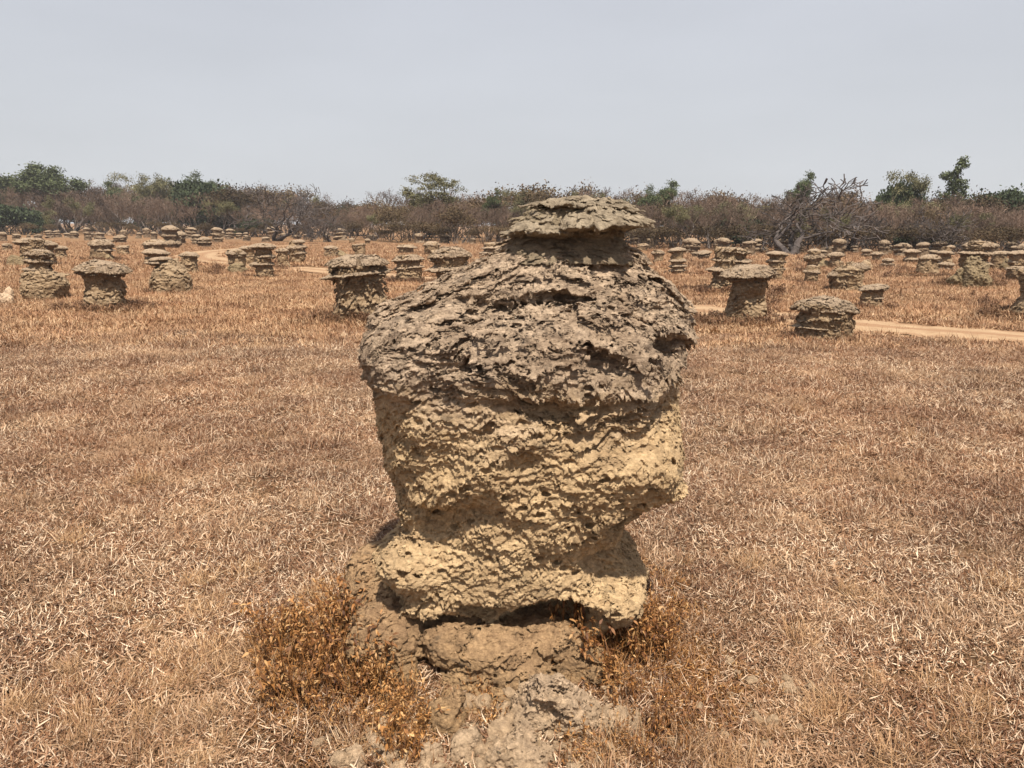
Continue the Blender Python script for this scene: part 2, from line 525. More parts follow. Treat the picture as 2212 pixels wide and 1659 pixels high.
def hero_part(name, fn, base, lo, hi, h, mat, band=0.08):
    v, q = surface(fn, base, lo, hi, h, band)
    o = link(name, make_mesh(name, v - np.array([HC[0], HC[1], 0]), q, mat, True), hero)
    return o


HR = 0.0034
# object-space z equals world z for the materials
body = hero_part('body', hero_fn, hero_base, (-0.75, 2.2, 0.02), (0.92, 3.72, 1.58), HR, M_BODY, 0.10)

# cap: neck and two jagged plates
CC = PT(1258, 500, 2.95)


def cap_parts(P, W):
    ang = np.arctan2(P[:, 1] - 2.95, P[:, 0] - CC.x)
    A3 = np.stack([np.cos(ang), np.sin(ang), np.zeros_like(ang)], -1).astype(np.float32)
    return ang, A3


def plate(P, c, rx, ry, zt, zb, seed, jag=0.1, n=2.2, tilt=(0, 0)):
    """umbrella plate: domed top, thin ragged rim, hollow underside"""
    x = P[:, 0] - c[0]; y = P[:, 1] - c[1]
    ang = np.arctan2(y / ry, x / rx)
    A3 = np.stack([np.cos(ang), np.sin(ang), 0 * ang], -1)
    rr = 1 + jag * (pn(A3, 1.7, seed) + 0.8 * pn(A3, 4.5, seed + 1) + 0.7 * pn(A3, 10, seed + 2) + 0.5 * pn(A3, 24, seed + 3))
    q = np.sqrt((x / rx) ** 2 + (y / ry) ** 2) / rr
    z = P[:, 2] - c[2] - tilt[0] * x - tilt[1] * y
    top = z - zt * (1 - np.clip(q, 0, 1.6) ** n)
    bot = -zb * (1 - np.clip(q, 0, 1.6) ** 2.0) * 1.0 - z
    rim = (q - 1) * min(rx, ry)
    g = 1 / math.sqrt(1 + (n * zt / min(rx, ry)) ** 2 * 0.6)
    return smax(smax(top * g, bot, 0.01), rim, 0.008)


def cap_base(P):
    d = plate(P, (CC.x - 0.01, 2.93, CC.z + 0.04), 0.285, 0.28, 0.11, 0.03, 71, 0.0)
    return d - 0.03


def cap_fn(P):
    W = P.copy(); W[:, 2] += 0.010 * pn(P, 9, 70)
    W[:, 2] += 0.012 * pn(P, 22, 69)
    a = plate(W, (CC.x - 0.005, 2.93, CC.z + 0.012), 0.268, 0.27, 0.082, 0.012, 72, 0.16, 2.6, tilt=(0.05, 0))
    b = plate(W, (CC.x + 0.0, 2.95, CC.z + 0.082), 0.205, 0.21, 0.038, -0.008, 76, 0.22, 2.4, tilt=(-0.03, 0))
    c = plate(W, (CC.x - 0.07, 2.95, CC.z - 0.006), 0.22, 0.24, 0.04, 0.02, 80, 0.16, tilt=(0.03, 0))
    a = smin(a, ell(P, (CC.x, 2.98, CC.z + 0.075), (0.13, 0.13, 0.05)), 0.01)
    d = np.minimum(np.minimum(a, b), c)
    Q = P.copy(); Q[:, 2] += 0.8 * d
    return (d - layers(Q, P[:, 2] + 0.25 * np.hypot(P[:, 0] - CC.x, P[:, 1] - 2.95), 0.024, 0.015, 84, 1.0, 7, 20, 50) - 0.005 * pn(P, 50, 85) - 0.004 * (0.3 - np.abs(pn(P, 100, 86)))).astype(np.float32)


hero_part('cap', cap_fn, cap_base, (CC.x - 0.42, 2.5, CC.z - 0.09), (CC.x + 0.40, 3.35, CC.z + 0.2), 0.003, M_CAP, 0.07)

n0 = PT(1090, 545, 2.95)
NECK = [(CC.z - 0.11, CC.x - 0.30, CC.x + 0.20, 2.70, 3.2), (CC.z - 0.06, CC.x - 0.275, CC.x + 0.17, 2.76, 3.18), (CC.z - 0.02, CC.x - 0.245, CC.x + 0.15, 2.80, 3.12),
        (CC.z + 0.03, CC.x - 0.265, CC.x + 0.16, 2.76, 3.12), (CC.z + 0.08, CC.x - 0.18, CC.x + 0.15, 2.8, 3.1)]


def neck_fn(P):
    d = loft(P, NECK, 2.95)
    Q = P.copy(); Q[:, 2] += 0.8 * d
    left = sst(CC.x + 0.02, CC.x - 0.12, P[:, 0])
    D = layers(Q, Q[:, 2] + 0.2 * P[:, 0], 0.03, 0.045, 90, 1.2, 6, 18, 50) * (0.35 + 0.65 * left) + 0.01 * pn(P, 18, 93) + 0.005 * pn(P, 60, 94)
    return (d - D).astype(np.float32)


M_NECK = crust_material('hero_neck_earth', (0.19, 0.155, 0.115), (0.28, 0.23, 0.17), (0.22, 0.18, 0.13), (0.34, 0.29, 0.215), 1.4, 1.5, darkamt=0.4)
hero_part('neck', neck_fn, lambda P: loft(P, NECK, 2.95), (CC.x - 0.36, 2.62, CC.z - 0.12), (CC.x + 0.30, 3.28, CC.z + 0.09), 0.0035, M_NECK, 0.05)


# foot: low stained rock under the plate
def foot_base(P):
    def pt(u, v, Y): return PT(u, v, Y)
    c = pt(880, 1340, 2.72); d = ell(P, (c.x + 0.01, 2.82, 0.06), (0.225, 0.30, 0.20))
    c = pt(1000, 1400, 2.6); d = smin(d, ell(P, (c.x, 2.72, 0.04), (0.26, 0.26, 0.165)), 0.05)
    c = pt(1150, 1400, 2.5); d = smin(d, ell(P, (c.x, 2.72, 0.03), (0.16, 0.25, 0.14)), 0.04)
    d = smin(d, ell(P, (0.03, 3.02, 0.05), (0.40, 0.33, 0.24)), 0.06)
    c = pt(810, 1265, 2.85); d = smin(d, ell(P, (c.x + 0.03, 2.92, 0.10), (0.17, 0.22, 0.18)), 0.05)
    for (u, v, Y, z, rx, ry, rz, k) in ((1065, 1430, 2.46, 0.06, 0.17, 0.13, 0.115, 0.015), (985, 1390, 2.47, 0.10, 0.10, 0.10, 0.065, 0.01), (1180, 1385, 2.50, 0.115, 0.12, 0.11, 0.045, 0.01),
                                        (840, 1420, 2.55, 0.07, 0.15, 0.16, 0.15, 0.02), (1120, 1470, 2.38, 0.02, 0.13, 0.10, 0.075, 0.01), (1010, 1490, 2.36, 0.0, 0.11, 0.10, 0.06, 0.01),
                                        (1240, 1480, 2.46, 0.03, 0.10, 0.12, 0.08, 0.01), (1040, 1530, 2.27, -0.01, 0.16, 0.08, 0.04, 0.01)):
        c = pt(u, v, Y); d = smin(d, ell(P, (c.x, Y, z), (rx, ry, rz)), k)
    return d


def foot_fn(P):
    W = P.copy(); W[:, 0] += 0.02 * pn(P, 5, 101); W[:, 1] += 0.02 * pn(P, 5, 102)
    d = foot_base(W)
    Q = P.copy(); Q[:, 2] += 0.6 * d
    D = 0.02 * pn(P, (4, 4, 9), 103) + layers(Q, Q[:, 2], 0.06, 0.022, 104, 1.2, 5, 14, 40) + layers(Q, Q[:, 2], 0.026, 0.013, 111, 1.6, 10, 30, 70) + 0.018 * (0.35 - np.abs(pn(P, 13, 108))) \
        + 0.012 * (0.35 - np.abs(pn(P, 32, 109))) + 0.006 * (0.35 - np.abs(pn(P, 75, 110)))
    return (d - D).astype(np.float32)


hero_part('foot', foot_fn, foot_base, (-0.85, 2.12, -0.06), (0.6, 3.45, 0.36), HR, M_FOOT, 0.08)


# ------------------------------------------------------------------ other mounds
MG = 'mushroom-shaped termite mounds on the plain'
rng = random.Random(11)


def cap_shape(Rr, T, seed, h, tilt=(0, 0), asp=1.0):
    def base(P): return plate(P, (0, 0, 0), Rr, Rr * asp, T * 0.75, T * 0.3, seed, 0.0, 2.6, tilt) - 0.02

    def fn(P):
        W = P.copy(); W[:, 2] += 0.12 * T * pn(P, 2.5 / Rr, seed + 5)
        a = plate(W, (0, 0, 0), Rr, Rr * asp, T * 0.72, T * 0.34, seed, 0.15, 3.0, tilt)
        b = plate(W, (0.08 * Rr * (seed % 3 - 1), 0.05 * Rr, -T * 0.22), Rr * 0.86, Rr * asp * 0.9, T * 0.3, T * 0.42, seed + 7, 0.18, 2.4, tilt)
        d = np.minimum(a, b)
        Q = P.copy(); Q[:, 2] += 0.8 * d
        return (d - layers(Q, Q[:, 2] + 0.2 * np.hypot(P[:, 0], P[:, 1]), T * 0.33, T * 0.22, seed + 11, 0.9, 1.6 / Rr, 4.5 / Rr, 12 / Rr) - layers(Q, Q[:, 2], T * 0.14, T * 0.07, seed + 14, 1.5, 3 / Rr, 9 / Rr, 22 / Rr)
                - 0.05 * T * pn(P, 12 / Rr, seed + 15)).astype(np.float32)
    z0 = T * 1.5 + Rr * (abs(tilt[0]) + abs(tilt[1]))
    return surface(fn, base, (-Rr * 1.5, -Rr * asp * 1.5, -z0), (Rr * 1.5, Rr * asp * 1.5, z0), h, T * 0.9 + 0.03, 3)


def stem_shape(H, prof, seed, h, ledge=0.1, sx=1.0):
    prof = [(f, r * 0.86) for f, r in prof]
    """prof: list of (frac height, radius)"""
    tab = [(-0.08, -prof[0][1] * 1.08 * sx, prof[0][1] * 1.08 * sx, -prof[0][1] * 1.08, prof[0][1] * 1.08)]
    for f, r in prof:
        ox = 0.08 * r * math.sin(seed * 1.3 + f * 7)
        tab.append((f * H, (-r + ox) * sx, (r + ox) * sx, -r, r))
    Rm = max(p[1] for p in prof)

    def base(P): return loft(P, tab, 0)

    def fn(P):
        W = P.copy(); W[:, 0] += 0.12 * Rm * pn(P, 1.2 / Rm, seed); W[:, 1] += 0.12 * Rm * pn(P, 1.2 / Rm, seed + 1)
        d = loft(W, tab, 0)
        Q = P.copy(); Q[:, 2] += 0.8 * d
        S = P * np.array([1, 1, 1.7], np.float32)
        D = layers(Q, Q[:, 2], 0.17, ledge * 1.45, seed + 2, 0.9, 2.2, 7, 20) + layers(Q, Q[:, 2], 0.065, ledge * 0.5, seed + 6, 1.3, 4, 12, 30) \
            + 0.05 * pn(P, 3.2, seed + 12) + 0.03 * (0.35 - np.abs(pn(S, 7.5, seed + 10))) + 0.022 * (0.35 - np.abs(pn(S, 17, seed + 11)))
        return (d - D).astype(np.float32)
    b = Rm * 1.25 + 0.1
    return surface(fn, base, (-b * sx, -b, -0.12), (b * sx, b, H + 0.05), h, 0.17, 3)


def rock_shape(rx, ry, rz, seed, h, rough=1.0, facets=9):
    mn = min(rx, ry, rz)
    fr = np.random.RandomState(seed)
    N = fr.normal(size=(facets, 3)); N[:, 2] = np.abs(N[:, 2]) * 0.8; N /= np.linalg.norm(N, axis=1)[:, None]
    sup = np.sqrt((N[:, 0] * rx) ** 2 + (N[:, 1] * ry) ** 2 + (N[:, 2] * rz * 0.8) ** 2)
    cut = sup * fr.uniform(0.62, 0.85, facets)

    def base(P):
        d = ell(P, (0, 0, rz * 0.55), (rx * 1.1, ry * 1.1, rz * 0.9))
        for n_, c_ in zip(N, cut):
            d = smax(d, P[:, 0] * n_[0] + P[:, 1] * n_[1] + (P[:, 2] - rz * 0.55) * n_[2] - c_, 0.06 * mn)
        return d

    def fn(P):
        W = P.copy(); W[:, 0] += 0.25 * mn * pn(P, 0.9 / mn, seed); W[:, 2] += 0.2 * mn * pn(P, 0.8 / mn, seed + 1)
        d = base(W)
        D = rough * mn * (0.22 * pn(P, 0.9 / mn, seed + 2) + 0.26 * (0.3 - np.abs(pn(P, 1.8 / mn, seed + 3))) + 0.18 * (0.3 - np.abs(pn(P, 4.5 / mn, seed + 4)))
                          + 0.15 * (0.3 - np.abs(pn(P, 10 / mn, seed + 5))) + 0.08 * (0.3 - np.abs(pn(P, 22 / mn, seed + 6)))
                          + 1.0 * layers(P / mn, P[:, 2] / mn, 0.5, 0.16, seed + 7, 1.0, 1.5, 4, 10))
        return (d - D).astype(np.float32)
    return surface(fn, base, (-rx * 1.5, -ry * 1.5, -mn * 0.5), (rx * 1.5, ry * 1.5, rz * 1.9), h, mn * 0.45, 3)


def mound(u, vb, vt, wpx, caps, stem, label, ledge=0.1, rocks=(), sx=1.0, berm=0.0, seed=None, group=MG):
    """u, vb, vt, wpx read off the photograph. caps: (height fraction of cap top, width fraction, thickness px, x offset px, tilt)
    stem: (height fraction, width fraction); rocks: (du, width px, height px, dy m)"""
    g = GP(u, vb); Y = g.y
    sc = math.sqrt(g.y ** 2 + 0) / F * 1.0
    top = PT(u, vt, Y)
    H = top.z; Wd = wpx * sc
    seed = seed or rng.randint(200, 9000)
    pxm = sc * 2.16                      # metres per rendered pixel there
    h = max(0.006, min((0.6 if wpx > 55 else 0.9) * pxm, Wd / 26))
    if berm:
        BERMS.append((g.x, Y, Wd * 0.8, berm))
    z0 = -0.02 if not berm else 0.0
    root = empty('termite_mound', (g.x, Y, z0), label, 'termite mound', group)
    root.rotation_euler = (rng.uniform(-.03, .03), rng.uniform(-.06, .06), 0)
    sh = max(hf for hf, _ in stem)
    v, q = stem_shape(H * sh, [(f / sh, wf * Wd / 2) for f, wf in stem], seed, h, ledge * min(1, Wd), sx)
    link('stem', make_mesh('stem', v, q, M_FARSTEM, True), root)
    for i, (hf, wf, tpx, ox, tilt) in enumerate(caps):
        Rr = wf * Wd / 2 * 1.04; T = tpx * sc * 1.1
        v, q = cap_shape(Rr, T, seed + 20 * i + 3, h * 0.9, (tilt, 0.0), 0.92)
        link('cap', make_mesh('cap', v, q, M_FARCAP, True), root, (ox * sc, 0, H * hf - T * 0.72))
    for i, (du, wp, hp, dy) in enumerate(rocks):
        v, q = rock_shape(wp * sc / 2, wp * sc / 2 * 0.85, hp * sc, seed + 90 + i, h)
        link('lump', make_mesh('lump', v, q, M_FARROCK, True), root, (du * sc, dy, -0.02))
    return root


C = lambda *a: a
mound(228, 668, 564, 104, [(1.0, 1.0, 26, 0, -0.02)], [(0, 1.0), (0.12, 0.92), (0.45, 0.76), (0.7, 0.74), (0.9, 0.82)],
      'wide flat-capped mound on a thick stem, nearest on the left side', ledge=0.06, berm=0.07)
mound(97, 645, 537, 98, [(1.0, 0.55, 14, -4, 0.03), (0.84, 0.6, 11, -8, -0.02), (0.66, 0.58, 9, -12, 0.02)], [(0, 0.9), (0.3, 1.0), (0.5, 0.85), (0.6, 0.45), (0.95, 0.42)],
      'round pitted boulder mound with three stacked plates on its top', ledge=0.07)
mound(82, 575, 513, 84, [(1.0, 0.75, 13, -10, 0), (0.9, 0.55, 11, 22, 0.02)], [(0, 0.95), (0.4, 0.8), (0.9, 0.75)], 'broad double-capped mound just behind the stacked-plate boulder mound', rocks=[(-28, 40, 22, -0.4)])
mound(133, 560, 530, 30, [(1.0, 1.0, 8, 0, 0)], [(0, 1.0), (0.4, 0.75), (0.9, 0.7)], 'small dark capped mound right of the broad double-capped mound')
mound(220, 564, 517, 50, [(1.0, 1.0, 15, 0, 0.02), (0.62, 0.95, 7, 4, 0)], [(0, 1.05), (0.3, 0.95), (0.6, 0.8), (0.9, 0.8)], 'squat mound with thick layered cap standing beyond the wide flat-capped one', rocks=[(22, 20, 14, -0.3)], berm=0.1)
mound(267, 552, 530, 27, [(1.0, 1.0, 5, 0, 0)], [(0, 1.0), (0.5, 0.95), (0.95, 0.98)], 'small square capless block of earth right of the squat layered mound')
mound(337, 553, 517, 50, [(1.0, 1.0, 13, 0, 0.04), (0.7, 0.8, 8, -3, 0)], [(0, 0.9), (0.4, 0.8), (0.95, 0.75)], 'layered cap mound behind the rounded grey boulder mound')
mound(337, 572, 537, 55, [(1.0, 1.0, 11, 0, -0.02), (0.6, 0.7, 8, -4, 0)], [(0, 0.9), (0.5, 0.7), (0.9, 0.6)], 'dark-stemmed flat mound touching the back of the rounded boulder mound')
mound(372, 630, 552, 104, [(1.0, 0.5, 10, -16, 0.03), (0.9, 0.52, 8, -22, -0.03)], [(0, 0.9), (0.3, 0.95), (0.6, 0.72), (0.8, 0.42), (0.9, 0.3)],
      'big rounded grey boulder mound with a broken flaky top', ledge=0.05)
mound(411, 590, 543, 41, [(1.0, 1.0, 10, 0, 0)], [(0, 1.1), (0.3, 0.95), (0.9, 0.82)], 'slim capped stump mound at the right of the rounded boulder mound')
mound(16, 543, 525, 20, [(1.0, 1.0, 6, 0, 0)], [(0, 0.9), (0.9, 0.8)], 'small flat mound near the left edge of the plain')
mound(573, 600, 524, 56, [(1.0, 1.0, 11, 0, 0), (0.7, 0.8, 9, 4, 0.02), (0.5, 0.9, 10, -4, -0.02)], [(0, 0.66), (0.4, 0.62), (0.95, 0.66)],
      'tall three-tiered mound on a narrow light stem, front of its cluster', rocks=[(-15, 26, 30, 0.3)])
mound(512, 588, 537, 48, [(1.0, 0.95, 13, 0, -0.03)], [(0, 0.9), (0.3, 0.8), (0.95, 0.75)], 'dark arched mound at the left end of the middle cluster', rocks=[(12, 34, 20, -0.4)])
mound(536, 572, 530, 34, [(1.0, 1.0, 8, 0, 0), (0.6, 0.85, 7, 0, 0)], [(0, 0.9), (0.95, 0.75)], 'pale plated mound between the arched and the three-tiered mounds')
mound(613, 578, 535, 28, [(1.0, 1.0, 8, 0, 0)], [(0, 1.0), (0.5, 0.9), (0.95, 0.75)], 'small capped mound tucked right behind the three-tiered mound')
mound(643, 568, 517, 44, [(1.0, 0.75, 7, 4, 0.03), (0.82, 1.0, 11, 0, 0.02), (0.55, 0.95, 9, 2, 0)], [(0, 0.8), (0.5, 0.85), (0.95, 0.6)], 'lumpy layered mound at the right end of the middle cluster')
mound(715, 556, 530, 30, [(1.0, 1.0, 7, 0, 0), (0.6, 0.95, 5, 0, 0)], [(0, 1.05), (0.95, 0.85)], 'low layered mound with a flat lump on its right, in open grass')
mound(777, 554, 526, 29, [(1.0, 0.98, 4, 0, 0)], [(0, 0.95), (0.5, 0.92), (0.95, 1.0)], 'square capless block mound alone in the open grass')
mound(760, 526, 514, 14, [(1.0, 1.0, 4, 0, 0)], [(0, 0.95), (0.95, 0.9)], 'tiny dark mound just beyond the square block mound')
mound(794, 529, 515, 13, [(1.0, 1.0, 5, 0, 0)], [(0, 0.95), (0.95, 0.6)], 'tiny mushroom mound on a little rise beyond the square block')
mound(878, 549, 528, 42, [(1.0, 1.0, 7, 0, -0.03)], [(0, 0.85), (0.95, 0.85)], 'low broken mound with a raised left corner')
mound(933, 552, 521, 36, [(1.0, 1.0, 10, 0, 0.0)], [(0, 0.95), (0.95, 0.85)], 'rounded grey-topped mound behind the thick-capped pale mound')
mound(886, 610, 550, 64, [(1.0, 1.0, 15, 0, 0.0), (0.64, 1.0, 9, 0, 0.02)], [(0, 0.85), (0.3, 0.95), (0.95, 0.75)], 'grey flat-topped mound between the two big pale mounds', berm=0.05)
mound(975, 628, 532, 92, [(1.0, 1.0, 24, 0, -0.01), (0.62, 1.05, 13, -4, 0.03)], [(0, 0.75), (0.2, 0.66), (0.5, 0.64), (0.6, 0.85), (0.9, 0.85)], 'thick-capped pale mound with dark neck, half hidden by the huge mound', ledge=0.08)
mound(783, 692, 551, 126, [(1.0, 1.02, 26, 2, -0.02), (0.80, 1.06, 16, -4, 0.05)], [(0, 1.0), (0.12, 0.9), (0.5, 0.88), (0.8, 0.92)],
      'large yellow mound with dark overhanging slab on its left, left neighbour of the huge mound', ledge=0.11, berm=0.1)
mound(1070, 556, 522, 66, [(1.0, 0.45, 6, -2, 0), (0.86, 1.0, 9, 4, 0.03), (0.5, 0.8, 7, -8, 0)], [(0, 0.85), (0.9, 0.75)], 'low pile of flat plates seen left of the huge mound shoulder')
mound(1386, 544, 526, 28, [(1.0, 0.9, 6, 3, 0.06)], [(0, 0.9), (0.95, 0.7)], 'small tilted plate mound seen under the rim of the huge mound cap')
mound(1421, 567, 539, 28, [(1.0, 1.0, 9, 0, 0)], [(0, 0.85), (0.95, 0.7)], 'small round-capped mound close right of the huge mound')
mound(1464, 594, 533, 42, [(1.0, 0.9, 9, -2, 0.03), (0.62, 0.95, 8, 0, 0), (0.42, 0.95, 7, 0, 0), (0.26, 0.9, 6, 0, 0)], [(0, 0.7), (0.9, 0.6)], 'slim mound of many stacked plates right of the huge mound')
mound(1568, 632, 534, 92, [(1.0, 0.75, 12, 6, 0.0), (0.8, 0.85, 12, 4, 0.02), (0.58, 0.9, 12, -4, 0)], [(0, 0.9), (0.3, 0.8), (0.95, 0.7)], 'tall many-layered mound standing directly behind the wide toothed-cap mound', ledge=0.1, berm=0.1)
mound(1613, 695, 572, 118, [(1.0, 1.0, 26, 0, 0.01)], [(0, 0.84), (0.15, 0.74), (0.5, 0.64), (0.75, 0.7), (0.9, 0.78)],
      'wide drooping toothed cap on a tan stem, largest mushroom mound on the right', ledge=0.08, berm=0.07)
mound(1672, 604, 541, 48, [(1.0, 1.0, 9, 0, 0), (0.74, 0.9, 8, 0, 0), (0.5, 0.85, 8, 0, 0)], [(0, 0.75), (0.9, 0.7)], 'layered column mound right behind the wide toothed-cap mound')
mound(1757, 590, 536, 42, [(1.0, 0.7, 7, 0, 0), (0.84, 1.0, 14, 0, 0.02)], [(0, 0.8), (0.4, 0.6), (0.9, 0.7)], 'double-decked mound behind a smaller plated stack')
mound(1751, 610, 571, 36, [(1.0, 0.6, 6, 0, 0.02), (0.78, 1.0, 9, 0, -0.02)], [(0, 0.85), (0.5, 0.8), (0.9, 0.5)], 'small plated stack in front of the double-decked mound')
mound(1803, 582, 543, 36, [(1.0, 1.0, 10, 0, 0), (0.55, 0.7, 7, 4, 0)], [(0, 0.8), (0.9, 0.6)], 'thin-plated mound behind the twin-capped mound', rocks=[(-20, 30, 16, 0.2)])
mound(1828, 628, 566, 82, [(1.0, 0.6, 15, 17, 0.0), (0.72, 0.5, 12, -23, 0.1)], [(0, 0.95), (0.4, 0.9), (0.75, 0.8), (0.95, 0.3)], 'twin-capped mound with the right cap higher than the left')
mound(1883, 662, 612, 60, [(1.0, 1.0, 12, 2, 0.1), (0.5, 0.8, 7, -2, 0.0)], [(0, 0.85), (0.5, 0.75), (0.9, 0.8)], 'small mound with tilted sharp-cornered cap beyond the sandy track', ledge=0.09)
mound(1777, 730, 640, 122, [(1.0, 1.02, 34, 0, -0.02), (0.50, 0.86, 10, -4, -0.03), (0.36, 0.92, 9, -8, -0.02)], [(0, 1.04), (0.3, 0.98), (0.6, 0.98), (0.8, 1.04)],
      'dark-topped mound with two pale thin ledges beside the sandy track, nearest on the right', ledge=0.07)
mound(1870, 558, 537, 22, [(1.0, 1.0, 6, 0, 0), (0.6, 0.9, 5, 0, 0)], [(0, 0.8), (0.9, 0.7)], 'little two-plate mound behind the low bare hump')
mound(1894, 564, 543, 27, [(1.0, 1.0, 7, 0, 0)], [(0, 0.7), (0.9, 0.7)], 'little flat mushroom mound right of the two-plate mound')
mound(1870, 582, 558, 34, [], [(0, 1.05), (0.4, 0.95), (0.8, 0.6), (0.95, 0.3)], 'low bare hump of pale earth without a cap')
mound(1917, 580, 557, 27, [(1.0, 0.95, 6, 0, 0), (0.62, 1.0, 5, 0, 0)], [(0, 0.85), (0.9, 0.75)], 'short plated mound right of the low bare hump')
mound(1967, 570, 537, 37, [(1.0, 0.95, 8, 0, 0.0), (0.5, 0.95, 8, 0, 0)], [(0, 0.7), (0.9, 0.6)], 'two-tier pale mound behind the round mound with weedy berm')
mound(2001, 600, 550, 48, [(1.0, 0.9, 12, 3, 0.0)], [(0, 1.05), (0.3, 0.95), (0.9, 0.75)], 'round-capped mound on a weedy berm left of the tallest right mound', berm=0.1)
mound(2039, 586, 528, 40, [(1.0, 0.5, 7, 8, 0), (0.8, 0.9, 8, -2, 0.02), (0.4, 1.0, 10, 0, -0.01), (0.22, 0.9, 8, 0, 0)], [(0, 0.7), (0.9, 0.5)], 'crowded stack of plates leaning on the tallest right mound')
mound(2094, 620, 520, 74, [(1.0, 0.78, 15, 4, 0.02), (0.8, 0.9, 10, 2, 0.02), (0.58, 0.75, 10, 8, 0)], [(0, 0.8), (0.4, 0.72), (0.95, 0.6)], 'tallest pale mound on the right with boulders heaped at its foot',
      ledge=0.1, rocks=[(-18, 64, 46, -0.5), (-40, 40, 30, -0.3), (20, 30, 30, -0.2)], berm=0.14)
mound(2157, 584, 541, 40, [(1.0, 0.95, 8, 0, 0), (0.7, 0.8, 7, 0, 0)], [(0, 0.9), (0.9, 0.75)], 'layered grey mound right of the tallest mound', rocks=[(8, 30, 18, -0.3)])
mound(2196, 588, 540, 46, [(1.0, 1.0, 9, 0, 0.02), (0.6, 0.9, 9, 0, 0)], [(0, 0.8), (0.9, 0.75)], 'broad plated mound near the right edge, behind a low one')
mound(2200, 608, 574, 56, [(1.0, 1.0, 10, 0, -0.03)], [(0, 0.95), (0.9, 0.8)], 'low dark-topped mound above the cut-off mound at the right edge')
mound(2240, 690, 575, 120, [(1.0, 0.7, 20, 5, 0)], [(0, 1.1), (0.2, 0.85), (0.6, 0.62), (0.9, 0.6)], 'dark rough mound cut off by the right edge of the picture', ledge=0.09, berm=0.1)

# far rows: twelve small shapes, copied; too small in the picture to show their parts
FAR = []
MOUND_MARKS = [(0, 'left picture edge'), (82, 'broad double-capped mound'), (150, 'small dark capped mound'), (220, 'squat layered-cap mound'), (267, 'square capless block'), (337, 'rounded grey boulder mound'), (411, 'slim capped stump mound'),
               (512, 'dark arched mound'), (573, 'three-tiered mound'), (643, 'lumpy layered mound'), (715, 'low layered mound'), (777, 'lone square block mound'), (878, 'low broken mound'), (975, 'thick-capped pale mound'),
               (1070, 'low pile of plates'), (1386, 'tilted plate mound'), (1421, 'small round-capped mound'), (1464, 'slim many-plated mound'), (1568, 'tall many-layered mound'), (1613, 'wide toothed-cap mound'), (1672, 'layered column mound'),
               (1757, 'double-decked mound'), (1828, 'twin-capped mound'), (1883, 'low bare hump'), (1917, 'short plated mound'), (1967, 'two-tier pale mound'), (2039, 'crowded plate stack'), (2094, 'tallest right mound'), (2157, 'layered grey mound'),
               (2212, 'right picture edge')]
TREE_MARKS = [(0, 'left picture edge'), (122, 'big round-crowned green tree'), (222, 'lower green tree'), (312, 'thin olive tree'), (405, 'open layered crown'), (500, 'leafless tree by dark top'), (590, 'wide crooked bare tree'), (712, 'low forked bare tree'),
              (815, 'pale skyline leafless tree'), (890, 'small green crown'), (955, 'flat-topped umbrella tree'), (1078, 'thin open tree'), (1138, 'olive tree by the cap'), (1262, 'huge mound cap'), (1395, 'grey-green open tree'), (1478, 'grey-green clumpy tree'), (1570, 'low olive crown'),
              (1722, 'largest crooked bare tree'), (1766, 'bright green crown'), (1860, 'grey leafless tree'), (1978, 'yellowish tree'), (2068, 'tallest green tree'), (2158, 'rounded dark green crown'), (2230, 'right picture edge')]
USED = {}
SIZES = ['', 'second', 'third', 'fourth', 'fifth', 'sixth', 'seventh', 'eighth', 'ninth']


def near_mark(u, marks):
    m_ = min(marks, key=lambda q: abs(q[0] - u)); du = u - m_[0]
    if abs(du) < 9: return 'straight behind the ' + m_[1]
    return ('just ' if abs(du) < 22 else 'a little ') + ('right' if du > 0 else 'left') + ' of the ' + m_[1]


def unique(lab):
    k = USED.get(lab, 0); USED[lab] = k + 1
    return lab if not k else SIZES[k] + ' ' + lab


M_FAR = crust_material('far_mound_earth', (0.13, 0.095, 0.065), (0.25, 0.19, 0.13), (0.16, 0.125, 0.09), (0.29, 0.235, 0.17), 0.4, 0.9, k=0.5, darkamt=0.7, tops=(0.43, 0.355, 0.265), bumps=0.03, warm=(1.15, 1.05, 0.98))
for i in range(12):
    r = random.Random(300 + i)
    H = 0.55 + 0.4 * r.random(); Rr = 0.36 + 0.2 * r.random()
    vs = []; qs = []; n = 0
    pieces = []
    v, q = stem_shape(H * 0.9, [(0, Rr * 0.9), (0.35, Rr * 0.72), (1.0, Rr * 0.66)], 500 + i * 7, 0.05, 0.06); pieces.append((v, q))
    for k in range(1 + i % 3):
        T = 0.18 + 0.12 * r.random()
        v, q = cap_shape(Rr * (0.95 - 0.22 * r.random()), T, 600 + i * 13 + k * 5, 0.04, (r.uniform(-.06, .06), 0)); pieces.append((v + np.array([r.uniform(-.06, .06), 0, H - T * 0.7 - k * H * 0.27]), q))
    for v, q in pieces:
        vs.append(v); qs.append(q + n); n += len(v)
    FAR.append(make_mesh('far_mound', np.concatenate(vs), np.concatenate(qs), M_FAR, True))
